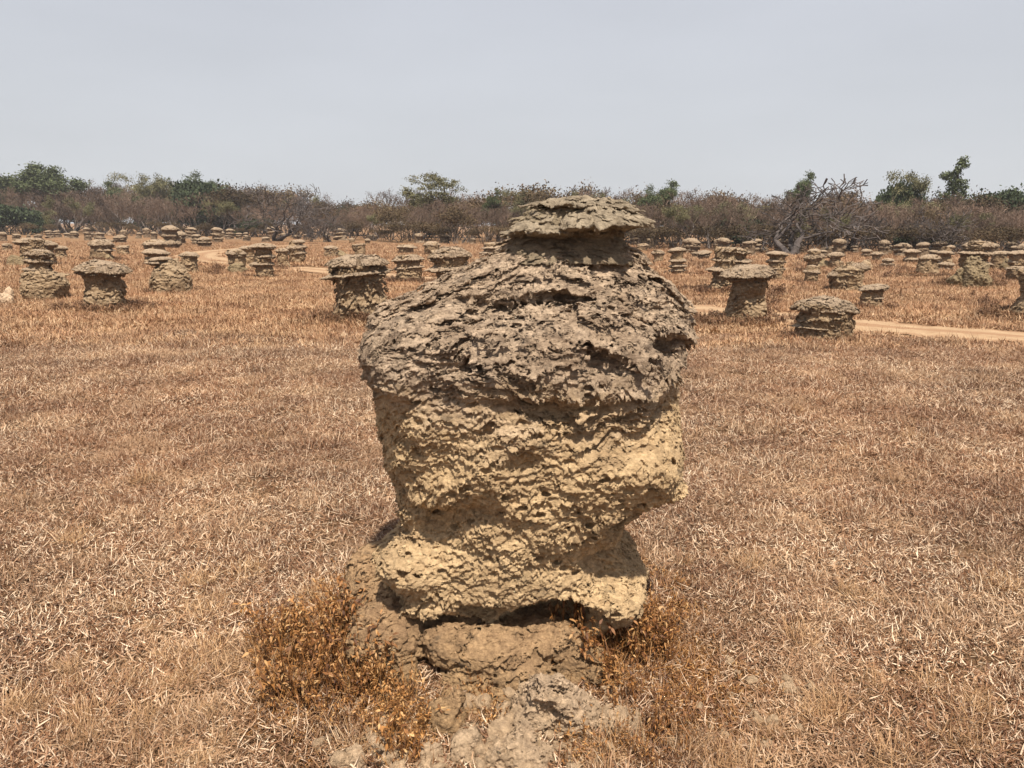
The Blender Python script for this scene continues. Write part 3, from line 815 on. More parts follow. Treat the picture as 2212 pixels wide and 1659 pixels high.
far_spots = [(7, 520), (35, 517), (48, 516), (62, 514), (84, 517), (108, 514), (112, 519), (125, 512), (147, 512), (161, 514), (172, 518), (190, 518), (196, 514), (216, 517), (233, 513), (239, 525), (262, 525), (268, 514),
             (285, 513), (300, 514), (318, 512), (333, 516), (352, 513), (369, 536), (384, 531), (389, 528), (400, 518), (412, 514), (426, 529), (443, 534), (455, 516), (470, 524), (480, 512), (497, 516), (509, 525), (516, 516), (532, 515),
             (533, 519), (559, 514), (575, 522), (588, 515), (612, 515), (622, 524), (640, 515), (660, 518), (706, 521), (724, 528), (737, 518), (805, 518), (822, 514), (868, 519), (905, 524), (960, 526), (1020, 528), (1042, 530), (1090, 526),
             (1398, 536), (1412, 530), (1440, 545), (1452, 538), (1490, 548), (1503, 556), (1512, 538), (1520, 560), (1545, 542), (1560, 550), (1600, 545), (1618, 552), (1632, 546), (1650, 548), (1698, 552), (1690, 545), (1706, 549), (1726, 546), (1745, 556),
             (1775, 560), (1790, 550), (1812, 555), (1820, 560), (1846, 548), (1905, 552), (1914, 546), (1930, 556), (1938, 549), (1948, 554), (1992, 556), (2004, 548), (2016, 555), (2028, 552), (2050, 552), (2070, 556), (2130, 550), (2142, 556),
             (2146, 546), (2160, 549), (2172, 552), (2182, 547), (2190, 553), (2202, 549), (2210, 556), (1340, 528), (1370, 530)]
r = random.Random(5)
for i, (u, v) in enumerate(far_spots):
    if i % 4 == 2: continue
    g = GP(u, v + 1)
    o = bpy.data.objects.new('termite_mound', FAR[r.randrange(12)])
    COL.objects.link(o)
    o.location = (g.x, g.y, -0.03); s = r.choice((0.6, 0.8, 0.95, 1.1, 1.25)) * r.uniform(0.9, 1.1)
    if g.y > 45: s *= 1.05
    o.scale = (s * r.uniform(.8, 1.3), s, s * r.uniform(0.7, 1.3)); o.rotation_euler = (r.uniform(-.1, .1), r.uniform(-.1, .1), r.uniform(0, 6.28))
    hz_ = 484 + (u - 1106) * 0.0052
    rowp = 'farthest' if v - hz_ < (36 if u < 1200 else 60) else ('far' if v - hz_ < (46 if u < 1200 else 68) else 'middle-distance')
    tag(o, unique('%s small grey mound %s' % (rowp, near_mark(u, MOUND_MARKS))), 'termite mound', MG)

# ------------------------------------------------------------------ ground
def axis_pts(a, b, step, far, grow=1.18):
    p = list(np.arange(a, b + 1e-6, step)); s = step
    while p[-1] < far:
        s *= grow; p.append(p[-1] + s)
    s = step; q = []
    x = a
    while x > -far:
        s *= grow; x -= s; q.append(x)
    return np.array(q[::-1] + p)


TRK = [(2420, 756), (2212, 733), (1980, 714), (1821, 701), (1700, 690), (1530, 676), (1300, 650), (1100, 622), (900, 603), (760, 591), (660, 583), (560, 575), (480, 566), (432, 557), (440, 548), (500, 541), (575, 534), (680, 528)]
tp = np.array([(GP(u, v).x, GP(u, v).y) for u, v in TRK])


def spline(p, n=14):
    out = []
    q = np.vstack([2 * p[0] - p[1], p, 2 * p[-1] - p[-2]])
    for i in range(1, len(q) - 2):
        for k in range(n):
            t = k / n
            out.append(0.5 * ((2 * q[i]) + (-q[i - 1] + q[i + 1]) * t + (2 * q[i - 1] - 5 * q[i] + 4 * q[i + 1] - q[i + 2]) * t * t + (-q[i - 1] + 3 * q[i] - 3 * q[i + 1] + q[i + 2]) * t ** 3))
    return np.array(out)


tc_ = spline(tp)


def track_dist(x, y):
    best = np.full(len(x), 1e9)
    for p in tc_:
        best = np.minimum(best, (x - p[0]) ** 2 + (y - p[1]) ** 2)
    return np.sqrt(best)


xs = axis_pts(-9, 9, 0.09, 700); ys = axis_pts(0.5, 16, 0.09, 700)
X, Yg = np.meshgrid(xs, ys, indexing='ij')
Z = ground_z(X.ravel(), Yg.ravel())
gv = np.stack([X.ravel(), Yg.ravel(), Z], -1)
nx, ny = len(xs), len(ys)
ii, jj = np.meshgrid(np.arange(nx - 1), np.arange(ny - 1), indexing='ij')
a = (ii * ny + jj).ravel()
gq = np.stack([a, a + ny, a + ny + 1, a + 1], -1)

m, t, b = new_mat('dry_ground')
pos = node(t, 'ShaderNodeNewGeometry').outputs['Position']
n1 = noise(t, pos, 0.35, 4); n2 = noise(t, pos, 9, 6, 0.75); n3 = noise(t, scaled(t, pos, (1, 0.5, 1)), 1.7, 5)
n4 = noise(t, pos, 45, 4, 0.8)
c = rampn(t, n2, [(0.35, (0.22, 0.115, 0.055)), (0.5, (0.36, 0.21, 0.105)), (0.65, (0.54, 0.35, 0.19))])
c = mixc(t, maprange(t, n1, 0.42, 0.62, 0, 0.55), c, (0.36, 0.19, 0.105))
c = mixc(t, maprange(t, n3, 0.5, 0.7, 0, 0.45), c, (0.52, 0.36, 0.22))
c = mixc(t, maprange(t, n4, 0.3, 0.7), mixc(t, 1.0, c, (0.7, 0.68, 0.66), 'MULTIPLY'), mixc(t, 1.0, c, (1.25, 1.22, 1.2), 'MULTIPLY'))
t.links.new(c, b.inputs['Base Color'])
bump(t, b, math_(t, 'ADD', n2, n4), 1.0, 0.05)
M_GROUND = m
g_o = link('ground', make_mesh('ground', gv, gq, M_GROUND, True)); tag(g_o, kind='structure')

# sandy track with two wheel ruts, laid just above the ground
m, t, b = new_mat('pale_sand')
pos = node(t, 'ShaderNodeNewGeometry').outputs['Position']
n1 = noise(t, pos, 3, 6, 0.7); n2 = noise(t, pos, 30, 4)
c = rampn(t, n1, [(0.35, (0.44, 0.27, 0.15)), (0.62, (0.62, 0.43, 0.26))])
c = mixc(t, maprange(t, n2, 0.3, 0.7, 0, 0.35), c, (0.46, 0.31, 0.19))
t.links.new(c, b.inputs['Base Color']); bump(t, b, n2, 0.6, 0.02)
lat = node(t, 'ShaderNodeAttribute'); lat.attribute_name = 'bv'
cov = maprange(t, math_(t, 'ADD', lat.outputs['Fac'], math_(t, 'MULTIPLY', math_(t, 'SUBTRACT', noise(t, pos, 5, 6, 0.75), 0.5), 1.5)), 0.25, 0.7)
t.links.new(mixc(t, cov, (0.42, 0.25, 0.14), c), b.inputs['Base Color'])
tv = []; tq = []
tan_ = np.gradient(tc_, axis=0); tan_ /= np.linalg.norm(tan_, axis=1)[:, None]
nor = np.stack([-tan_[:, 1], tan_[:, 0]], -1)
K = 9
for i, p in enumerate(tc_):
    wv = 0.85 * (1 + 0.18 * math.sin(i * 0.37) + 0.1 * math.sin(i * 1.3))
    if i > 170: wv *= 1.6
    for k in range(K):
        q = p + nor[i] * wv * (k / (K - 1) * 2 - 1)
        tv.append((q[0], q[1]))
tv = np.array(tv)
hv = ground_z(tv[:, 0], tv[:, 1])
prof = np.array([0.0, 0.004, 0.006, 0.01, 0.015, 0.01, 0.006, 0.004, 0.0])
tv = np.column_stack([tv, hv + 0.016 + np.tile(prof, len(tc_))])
for i in range(len(tc_) - 1):
    for k in range(K - 1):
        tq.append((i * K + k, i * K + k + 1, (i + 1) * K + k + 1, (i + 1) * K + k))
to = link('dirt_track', make_mesh('dirt_track', tv, np.array(tq), m, True, np.tile(np.array([-0.1, 0.45, 1.1, 0.7, -0.15, 0.7, 1.1, 0.45, -0.1]), len(tc_)))); tag(to, kind='structure')

# ------------------------------------------------------------------ scattering of uncountable ground cover
def scatter(name, pts, rots, scl, idx, temps, label=None):
    me = bpy.data.meshes.new(name)
    me.vertices.add(len(pts)); me.vertices.foreach_set('co', np.ascontiguousarray(pts, np.float32).ravel())
    for an, ty, dat, key in (('rot', 'FLOAT_VECTOR', rots, 'vector'), ('scl', 'FLOAT', scl, 'value'), ('idx', 'INT', idx, 'value')):
        at = me.attributes.new(an, ty, 'POINT')
        at.data.foreach_set(key, np.ascontiguousarray(dat, np.int32 if ty == 'INT' else np.float32).ravel())
    o = link(name, me)
    col = bpy.data.collections.new(name + '_pieces')
    for q in temps: col.objects.link(q)
    ng = bpy.data.node_groups.new(name, 'GeometryNodeTree')
    ng.interface.new_socket('Geometry', in_out='INPUT', socket_type='NodeSocketGeometry')
    ng.interface.new_socket('Geometry', in_out='OUTPUT', socket_type='NodeSocketGeometry')
    gi = ng.nodes.new('NodeGroupInput'); go = ng.nodes.new('NodeGroupOutput')
    mp_ = ng.nodes.new('GeometryNodeMeshToPoints'); ip = ng.nodes.new('GeometryNodeInstanceOnPoints')
    ci = ng.nodes.new('GeometryNodeCollectionInfo'); ci.inputs[0].default_value = col
    ci.inputs['Separate Children'].default_value = True; ci.inputs['Reset Children'].default_value = True
    ip.inputs['Pick Instance'].default_value = True
    l = ng.links.new
    l(gi.outputs[0], mp_.inputs['Mesh']); l(mp_.outputs[0], ip.inputs['Points']); l(ci.outputs[0], ip.inputs['Instance'])
    for an, ty, sock in (('idx', 'INT', 'Instance Index'), ('rot', 'FLOAT_VECTOR', 'Rotation'), ('scl', 'FLOAT', 'Scale')):
        na = ng.nodes.new('GeometryNodeInputNamedAttribute'); na.data_type = ty; na.inputs['Name'].default_value = an
        l(na.outputs['Attribute'], ip.inputs[sock])
    l(ip.outputs[0], go.inputs[0])
    md = o.modifiers.new('scatter', 'NODES'); md.node_group = ng
    tag(o, label, kind='stuff')
    return o


def blades(n, rad, lmin, lmax, wid, el, rs, seg=3, curl=0.6, base_z=0.0):
    """dry grass blades: tapered, bent ribbons"""
    rr = rad * np.sqrt(rs.rand(n)); th = rs.rand(n) * 6.283
    ox = rr * np.cos(th); oy = rr * np.sin(th)
    az = rs.rand(n) * 6.283; e = np.radians(el[0] + (el[1] - el[0]) * rs.rand(n) ** 1.5)
    Ln = lmin + (lmax - lmin) * rs.rand(n) ** 1.3; cu = curl * rs.normal(size=n); tw = rs.normal(size=n) * 0.8
    wd = wid * (0.6 + 0.8 * rs.rand(n))
    V = np.zeros((n, seg + 1, 2, 3)); x = ox.copy(); y = oy.copy(); z = np.full(n, base_z) + 0.01 * rs.rand(n)
    for s in range(seg + 1):
        f = s / seg
        wz = wd * (1 - f ** 2 * 0.9) / 2
        sx = -np.sin(az + tw * f * 0.5); sy = np.cos(az + tw * f * 0.5); sz = np.sin(tw) * 0.8
        for k, sg in ((0, -1), (1, 1)):
            V[:, s, k, 0] = x + sg * wz * sx; V[:, s, k, 1] = y + sg * wz * sy; V[:, s, k, 2] = np.maximum(z + sg * wz * sz, 0.0)
        ee = e - cu * f * 1.2 - 0.25 * f
        st = Ln / seg
        x = x + st * np.cos(ee) * np.cos(az + tw * f * 0.6); y = y + st * np.cos(ee) * np.sin(az + tw * f * 0.6); z = np.maximum(z + st * np.sin(ee), 0.002)
    V = V.reshape(n, -1, 3)
    q = np.array([(s * 2, s * 2 + 1, s * 2 + 3, s * 2 + 2) for s in range(seg)])
    Q = (q[None] + (np.arange(n) * (seg + 1) * 2)[:, None, None]).reshape(-1, 4)
    att = np.repeat(rs.rand(n), (seg + 1) * 2)
    return V.reshape(-1, 3), Q, att


def grass_mat(name, stops, red, pale, amt=0.55):
    m, t, b = new_mat(name)
    at = node(t, 'ShaderNodeAttribute'); at.attribute_name = 'bv'
    pos = node(t, 'ShaderNodeNewGeometry').outputs['Position']
    n1 = noise(t, pos, 0.5, 5, 0.65); n2 = noise(t, pos, 1.6, 5, 0.7); n3 = noise(t, pos, 0.9, 4, 0.7)
    c = rampn(t, at.outputs['Fac'], stops)
    c = mixc(t, maprange(t, n1, 0.42, 0.62, 0, amt), c, red, 'MIX')
    c = mixc(t, maprange(t, n2, 0.48, 0.62, 0, amt), c, pale, 'MIX')
    c = mixc(t, maprange(t, n3, 0.40, 0.60, 0, 1), mixc(t, 1.0, c, (0.74, 0.69, 0.66), 'MULTIPLY'), mixc(t, 1.0, c, (1.10, 1.09, 1.07), 'MULTIPLY'))
    t.links.new(c, b.inputs['Base Color'])
    b.inputs['Roughness'].default_value = 0.6
    b.inputs['Specular IOR Level'].default_value = 0.3
    b.inputs['Subsurface Weight'].default_value = 0.0
    return m


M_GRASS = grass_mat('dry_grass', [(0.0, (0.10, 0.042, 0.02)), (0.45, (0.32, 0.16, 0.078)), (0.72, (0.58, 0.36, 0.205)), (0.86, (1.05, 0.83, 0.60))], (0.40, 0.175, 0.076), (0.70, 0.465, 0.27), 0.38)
rs = np.random.RandomState(3)


def temp(name, arrs, mat):
    n = 0; V = []; Q = []; A = []
    for v, q, a_ in arrs:
        V.append(v); Q.append(q + n); A.append(a_); n += len(v)
    return bpy.data.objects.new(name, make_mesh(name, np.concatenate(V), np.concatenate(Q), mat, True, np.concatenate(A)))


near_t = [temp('grass_patch', [blades(900, 0.2, 0.014, 0.052, 0.0030, (0, 50), rs, 3), blades(22, 0.2, 0.04, 0.09, 0.0026, (10, 60), rs, 4)], M_GRASS) for _ in range(7)]
near_t += [temp('grass_tuft', [blades(420, 0.12, 0.02, 0.07, 0.0030, (10, 75), rs, 3), blades(30, 0.08, 0.04, 0.11, 0.0026, (20, 75), rs, 4)], M_GRASS) for _ in range(3)]
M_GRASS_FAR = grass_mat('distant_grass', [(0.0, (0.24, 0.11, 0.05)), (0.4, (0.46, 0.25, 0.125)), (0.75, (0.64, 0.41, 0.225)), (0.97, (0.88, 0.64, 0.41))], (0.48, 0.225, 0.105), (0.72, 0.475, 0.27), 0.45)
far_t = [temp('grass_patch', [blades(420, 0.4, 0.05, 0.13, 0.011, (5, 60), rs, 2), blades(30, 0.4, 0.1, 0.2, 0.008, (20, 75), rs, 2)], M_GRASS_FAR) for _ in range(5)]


def field(d0, d1, dens, margin=1.25, rs=rs):
    """random points on the ground seen between two distances"""
    st = dens ** -0.5
    gx, gy = np.meshgrid(np.arange(-0.66 * margin * d1 - st, 0.66 * margin * d1 + st, st), np.arange(d0, d1, st))
    x = gx.ravel() + (rs.rand(gx.size) - 0.5) * st * 1.3; d = gy.ravel() + (rs.rand(gx.size) - 0.5) * st * 1.3
    k_ = np.abs(x) < 0.66 * margin * d + 0.4
    x, d = x[k_], d[k_]
    return x, d


P_, S_, I_ = [], [], []
for d0, d1, dens, s0, s1, ir in ((1.4, 5.5, 26, 0.8, 1.25, (0, 7)), (1.4, 5.5, 6, 0.7, 1.2, (7, 10)), (5.5, 11, 17, 1.0, 1.5, (0, 7)), (5.5, 11, 3, 1.0, 1.5, (7, 10))):
    x, y = field(d0, d1, dens)
    k = track_dist(x, y) > 0.95
    keep = rs.rand(len(x)) < np.where(k, 1, 0.0)
    hx = ((x - 0.0) / 0.42) ** 2 + ((y - 2.85) / 0.4) ** 2
    keep &= hx > 1
    x, y = x[keep], y[keep]
    P_.append(np.stack([x, y, ground_z(x, y) + 0.006], -1)); S_.append(rs.uniform(s0, s1, len(x))); I_.append(rs.randint(ir[0], ir[1], len(x)))
P_ = np.concatenate(P_); S_ = np.concatenate(S_); I_ = np.concatenate(I_)
rot = np.stack([rs.normal(size=len(P_)) * 0.012, rs.normal(size=len(P_)) * 0.012, rs.rand(len(P_)) * 6.283], -1)
# collection children are picked in alphabetical order: patches come before tufts
scatter('dry_grass', P_, rot, S_, I_, near_t, 'short trampled straw-coloured grass around the huge mound')
P_, S_, I_ = [], [], []
for d0, d1, dens, s0, s1 in ((10, 24, 7, 0.7, 1.1), (24, 60, 1.6, 1.0, 1.8)):
    x, y = field(d0, d1, dens)
    td = track_dist(x, y)
    mid = (td < 0.16) & (rs.rand(len(x)) < 0.9)
    keep = (td > 0.95 + 0.3 * (y > 20)) | mid
    x, y, mid = x[keep], y[keep], mid[keep]
    P_.append(np.stack([x, y, ground_z(x, y)], -1)); S_.append(rs.uniform(s0, s1, len(x)) * np.where(mid, 0.45, 1)); I_.append(rs.randint(0, 5, len(x)))
P_ = np.concatenate(P_); S_ = np.concatenate(S_); I_ = np.concatenate(I_)
rot = np.stack([rs.normal(size=len(P_)) * 0.012, rs.normal(size=len(P_)) * 0.012, rs.rand(len(P_)) * 6.283], -1)
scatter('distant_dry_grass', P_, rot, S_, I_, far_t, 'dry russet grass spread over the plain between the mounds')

# ---- rusty dead weeds round the feet of the mounds
M_WEED = grass_mat('rusty_weed', [(0.0, (0.07, 0.026, 0.010)), (0.35, (0.27, 0.11, 0.032)), (0.7, (0.56, 0.265, 0.08)), (1.0, (0.86, 0.56, 0.26))], (0.22, 0.08, 0.024), (0.55, 0.28, 0.09), 0.3)


def weed(rs, h=0.2, nst=5, leaves=26, lsz=0.019, spread=0.6):
    """dead herb: upright stems with hanging curled leaves"""
    out = []
    sv, sq, sa, n = [], [], [], 0
    for s in range(nst):
        az = rs.rand() * 6.283; lean = spread * rs.rand(); hh = h * (0.55 + 0.6 * rs.rand()); K = 6
        p = np.zeros((K + 1, 3)); p[0] = [0.02 * rs.normal(), 0.02 * rs.normal(), 0]
        for k in range(K):
            lean += 0.06 * rs.normal(); az += 0.15 * rs.normal()
            p[k + 1] = p[k] + hh / K * np.array([math.sin(lean) * math.cos(az), math.sin(lean) * math.sin(az), math.cos(lean)])
        wd = 0.0016
        for k in range(K + 1):
            r_ = wd * (1 - 0.6 * k / K)
            for a_ in (0, 2.09, 4.19):
                sv.append(p[k] + [r_ * math.cos(a_), r_ * math.sin(a_), 0]); sa.append(0.65)
        for k in range(K):
            for a_ in range(3):
                b_ = (a_ + 1) % 3; o_ = n + k * 3
                sq.append((o_ + a_, o_ + b_, o_ + 3 + b_, o_ + 3 + a_))
        n += 3 * (K + 1)
        for l_ in range(leaves):
            f = rs.rand() ** 0.7 * K; k = min(int(f), K - 1); q = p[k] + (p[k + 1] - p[k]) * (f - k)
            az2 = rs.rand() * 6.283; el = rs.uniform(-1.3, 0.6); ln = lsz * (0.6 + 0.9 * rs.rand()); wv = ln * 0.15
            val = rs.rand(); sd = np.array([-math.sin(az2), math.cos(az2), 0.5 * rs.normal()])
            SG = 3
            for s2 in range(SG + 1):
                ff = s2 / SG; ww = wv * (math.sin(math.pi * min(ff + 0.12, 1)) + 0.1)
                e2 = el - 0.9 * ff * rs.uniform(0.3, 1.4)
                for sg in (-1, 1):
                    sv.append(q + sd * ww * sg); sa.append(val)
                q = q + ln / SG * np.array([math.cos(e2) * math.cos(az2), math.cos(e2) * math.sin(az2), math.sin(e2)])
            for s2 in range(SG):
                o_ = n + s2 * 2; sq.append((o_, o_ + 1, o_ + 3, o_ + 2))
            n += 2 * (SG + 1)
    return np.array(sv), np.array(sq), np.array(sa)


weed_t = [temp('weed_clump', [weed(rs, 0.13 + 0.045 * (i % 3), 9, 11 + 4 * (i % 2), spread=0.5), blades(60, 0.07, 0.06, 0.15, 0.0022, (35, 80), rs, 4)], M_WEED) for i in range(6)]
low_t = [temp('weed_mat', [weed(rs, 0.05, 9, 18, 0.013, 1.2), blades(90, 0.08, 0.03, 0.08, 0.003, (5, 60), rs, 3)], M_WEED) for i in range(4)]


def ring(n, us, vs, rs):
    """points from picture patches: ellipses (u, v, du, dv, weight)"""
    out = []
    return out


WP, WS, WI = [], [], []
# patches seen in the photograph: (u, v, du, dv, count, scale0, scale1, tall?)
for (u, v, du, dv, n, s0, s1, tall) in (
        (680, 1450, 95, 105, 44, 0.8, 1.3, 1), (640, 1500, 110, 90, 60, 0.6, 1.0, 0), (850, 1560, 120, 55, 46, 0.6, 1.0, 1), (790, 1500, 60, 40, 24, 0.6, 1.0, 1),
        (1050, 1540, 60, 50, 16, 0.6, 0.9, 1), (1260, 1400, 90, 40, 16, 0.9, 1.3, 1), (1330, 1430, 90, 70, 70, 0.8, 1.3, 1), (1460, 1440, 90, 90, 70, 0.5, 0.9, 0), (1560, 1500, 120, 80, 60, 0.5, 0.8, 0),
        (1380, 1600, 120, 50, 34, 0.6, 1.0, 1), (1250, 1620, 60, 40, 12, 0.6, 0.9, 1), (880, 1640, 60, 30, 10, 0.7, 1.1, 1), (560, 1500, 90, 90, 36, 0.4, 0.7, 0), (1480, 1600, 140, 60, 40, 0.4, 0.8, 0),
        (700, 1600, 90, 60, 30, 0.5, 0.9, 0), (725, 1370, 45, 75, 30, 0.8, 1.2, 1), (640, 1420, 60, 70, 40, 0.6, 0.9, 1), (1400, 1390, 50, 50, 40, 0.7, 1.0, 1), (1650, 1600, 120, 60, 24, 0.4, 0.7, 0)):
    for k in range(int(n * 0.72)):
        a_ = rs.rand() * 6.283; q = math.sqrt(rs.rand()) * rs.choice((0.8, 1.0, 1.25))
        g = GP(u + du * q * math.cos(a_), v + dv * q * math.sin(a_))
        WP.append((g.x, g.y, gz(g.x, g.y) - 0.005)); WS.append(rs.uniform(s0, s1) * (0.75 if v > 1520 else 0.95)); WI.append(rs.randint(6) if (tall and rs.rand() < 0.7) else 6 + rs.randint(4))
# behind the foot on both sides
for k in range(90):
    a_ = rs.uniform(-0.3, 3.4); q = rs.uniform(0.62, 0.85)
    x = 0.0 + q * math.cos(a_); y = 2.95 + q * 0.8 * math.sin(a_)
    WP.append((x, y, gz(x, y))); WS.append(rs.uniform(0.5, 0.9)); WI.append(6 + rs.randint(4))
WP = np.array(WP); WS = np.array(WS); WI = np.array(WI)
wrot = np.stack([rs.normal(size=len(WP)) * 0.15, rs.normal(size=len(WP)) * 0.15, rs.rand(len(WP)) * 6.283], -1)
scatter('dead_weeds', WP, wrot, WS, WI, weed_t + [], 'rusty dead weeds crowding the foot of the huge mound') if False else None
for i, q in enumerate(weed_t): q.name = 'a_weed_%d' % i
for i, q in enumerate(low_t): q.name = 'b_weed_%d' % i
scatter('dead_weeds', WP, wrot, WS, WI, weed_t + low_t, 'rusty dead weeds crowding the foot of the huge mound')

# weeds on the berms of the other mounds
M_BERM = grass_mat('berm_weed', [(0.0, (0.14, 0.065, 0.03)), (0.5, (0.26, 0.13, 0.065)), (1.0, (0.40, 0.24, 0.13))], (0.22, 0.10, 0.05), (0.30, 0.17, 0.09), 0.4)
berm_t = [temp('c_berm_%d' % i, [weed(rs, 0.24, 9, 16, 0.045, 0.9), blades(120, 0.2, 0.08, 0.22, 0.006, (20, 80), rs, 3)], M_BERM) for i in range(4)]
BP, BS = [], []
for (bx, by, br, bh) in BERMS[1:]:
    n = int(70 * br + 26)
    for k in range(n):
        a_ = rs.rand() * 6.283; q = br * rs.uniform(0.55, 1.0) * (1.15 + 0.25 * math.cos(a_ * 2))
        x, y = bx + q * math.cos(a_), by + q * math.sin(a_)
        BP.append((x, y, gz(x, y) - 0.01)); BS.append(rs.uniform(0.45, 1.0) * min(1.0, 0.35 + 0.6 * br))
for o in [q for q in COL.objects if q.get('category') == 'termite mound' and q.type == 'EMPTY' and q is not hero]:
    for k in range(9):
        a_ = rs.rand() * 6.283; q = rs.uniform(0.35, 0.65)
        x, y = o.location.x + q * math.cos(a_), o.location.y + q * math.sin(a_)
        BP.append((x, y, gz(x, y) - 0.01)); BS.append(rs.uniform(0.35, 0.8))
# reddish taller dry patches between the mounds on the right and at the far edge of the field
for (u, v, du, dv, n, s) in ((1505, 575, 30, 14, 26, 0.8), (1730, 575, 26, 14, 22, 0.8), (1950, 590, 50, 12, 30, 0.8), (2150, 600, 40, 8, 20, 0.8), (1670, 655, 16, 22, 14, 0.9), (2150, 660, 50, 20, 20, 0.7),
                         (470, 588, 12, 8, 12, 0.9), (605, 575, 14, 10, 12, 0.9), (18, 567, 16, 8, 10, 0.9), (900, 575, 120, 14, 30, 0.7), (1900, 640, 200, 30, 30, 0.5), (300, 570, 200, 20, 40, 0.5), (1250, 560, 160, 10, 20, 0.8)):
    for k in range(n):
        g = GP(u + du * rs.normal() * 0.6, v + dv * rs.uniform(-1, 1)); BP.append((g.x, g.y, gz(g.x, g.y) - 0.01)); BS.append(s * rs.uniform(0.6, 1.3))
BP = np.array(BP); BS = np.array(BS)
brot = np.stack([rs.normal(size=len(BP)) * 0.2, rs.normal(size=len(BP)) * 0.2, rs.rand(len(BP)) * 6.283], -1)
scatter('berm_weeds', BP, brot, BS, rs.randint(0, 4, len(BP)), berm_t, 'dry brown weeds around the feet of the smaller mounds')

# ------------------------------------------------------------------ stones by the big mound
def stone(u, v, wpx, hpx, label, mat, seed, h=0.004, asp=0.8, rough=1.0):
    g = GP(u, v); sc = g.y / F * 1.1
    rx = wpx * sc / 2; rz = hpx * sc
    vv, q = rock_shape(rx, rx * asp, rz, seed, h, rough)
    o = link('stone', make_mesh('stone', vv, q, mat, True), None, (g.x, g.y + rx * asp * 0.6, gz(g.x, g.y) - rz * 0.12))
    o.rotation_euler.z = 0
    tag(o, label, 'stone', 'loose stones on the ground')


stone(1200, 1600, 200, 105, 'large cracked pale grey stone leaning at the foot of the huge mound', M_STONE, 801, 0.0035)
stone(1005, 1650, 92, 50, 'lumpy grey stone at the bottom between two pale stones', M_STONE, 802)
stone(1115, 1672, 170, 55, 'flat pale tan stone at the bottom edge before the large grey stone', M_STONE, 803)
stone(818, 1640, 52, 42, 'small upright slate-grey stone left of the lumpy grey stone', M_STONE, 804)
stone(755, 1665, 75, 30, 'pale rounded stone at the bottom left of the rubble', M_STONE, 805)
stone(925, 1662, 90, 30, 'low pinkish stone by the small upright stone', M_STONE, 806)
stone(965, 1590, 95, 70, 'reddish brown lump of soil among the dead weeds', M_FOOT, 807)
stone(1772, 1424, 26, 12, 'tiny round pale pebble in the grass right of the mound', M_STONE, 808)
stone(1705, 1500, 46, 20, 'small grey shard in the grass at the lower right', M_STONE, 809)
stone(1577, 1440, 34, 14, 'little grey stone among weeds right of the foot', M_STONE, 810)
stone(1330, 1585, 110, 40, 'half-buried stone right of the large cracked stone', M_STONE, 811)
stone(870, 1500, 80, 40, 'brown half-buried stone at the left front of the foot', M_FOOT, 812)
for (u, v, wp, hp, lab) in ((8, 662, 30, 20, 'low grey rubble rock at the left edge of the plain'), (17, 648, 18, 22, 'upright grey rock just behind the low rubble rock at the left edge'),
                            (385, 632, 18, 7, 'pale flat stone in front of the rounded boulder mound'), (237, 508, 14, 10, 'whitish pointed rock far off before the left woods'),
                            (743, 730, 22, 7, 'pale flat stone in the weeds before the large yellow mound'), (735, 556, 30, 10, 'flat dark lump lying right of the low layered mound'),
                            (1990, 628, 14, 6, 'small pale stone in the grass before the berm mound')):
    stone(u, v, wp, hp, lab, M_STONE if 'dark' not in lab else M_FARROCK, 820 + u % 97, 0.012 if v > 600 else 0.03)

# crumbs of broken earth round the foot and at the bottom of the view
crumb_t = []
for i in range(6):
    rx = 0.012 + 0.004 * (i % 3)
    v, q = rock_shape(rx, rx * 0.8, rx * 0.9, 900 + i * 9, rx / 7, 1.0, 7)
    crumb_t.append(bpy.data.objects.new('d_crumb_%d' % i, make_mesh('crumb', v, q, M_STONE, True)))
CP, CS = [], []
for (u, v, du, dv, n, s0, s1) in ((1000, 1630, 330, 60, 150, 0.5, 2.2), (1080, 1560, 160, 60, 60, 0.5, 2.0), (1560, 1590, 170, 60, 40, 0.4, 1.5), (860, 1540, 120, 50, 40, 0.4, 1.4), (1660, 1490, 120, 40, 18, 0.4, 1.2), (1250, 1500, 80, 40, 26, .5, 1.5)):
    for k in range(n):
        a_ = rs.rand() * 6.283; q = math.sqrt(rs.rand())
        g = GP(u + du * q * math.cos(a_), v + dv * q * math.sin(a_)); CP.append((g.x, g.y, gz(g.x, g.y) + 0.004)); CS.append(s0 + (s1 - s0) * rs.rand() ** 2.5)
CP = np.array(CP); CS = np.array(CS)
scatter('rubble', CP, rs.rand(len(CP), 3) * np.array([0.6, 0.6, 6.28]), CS, rs.randint(0, 6, len(CP)), crumb_t, 'pale crumbs of broken earth strewn before the huge mound')

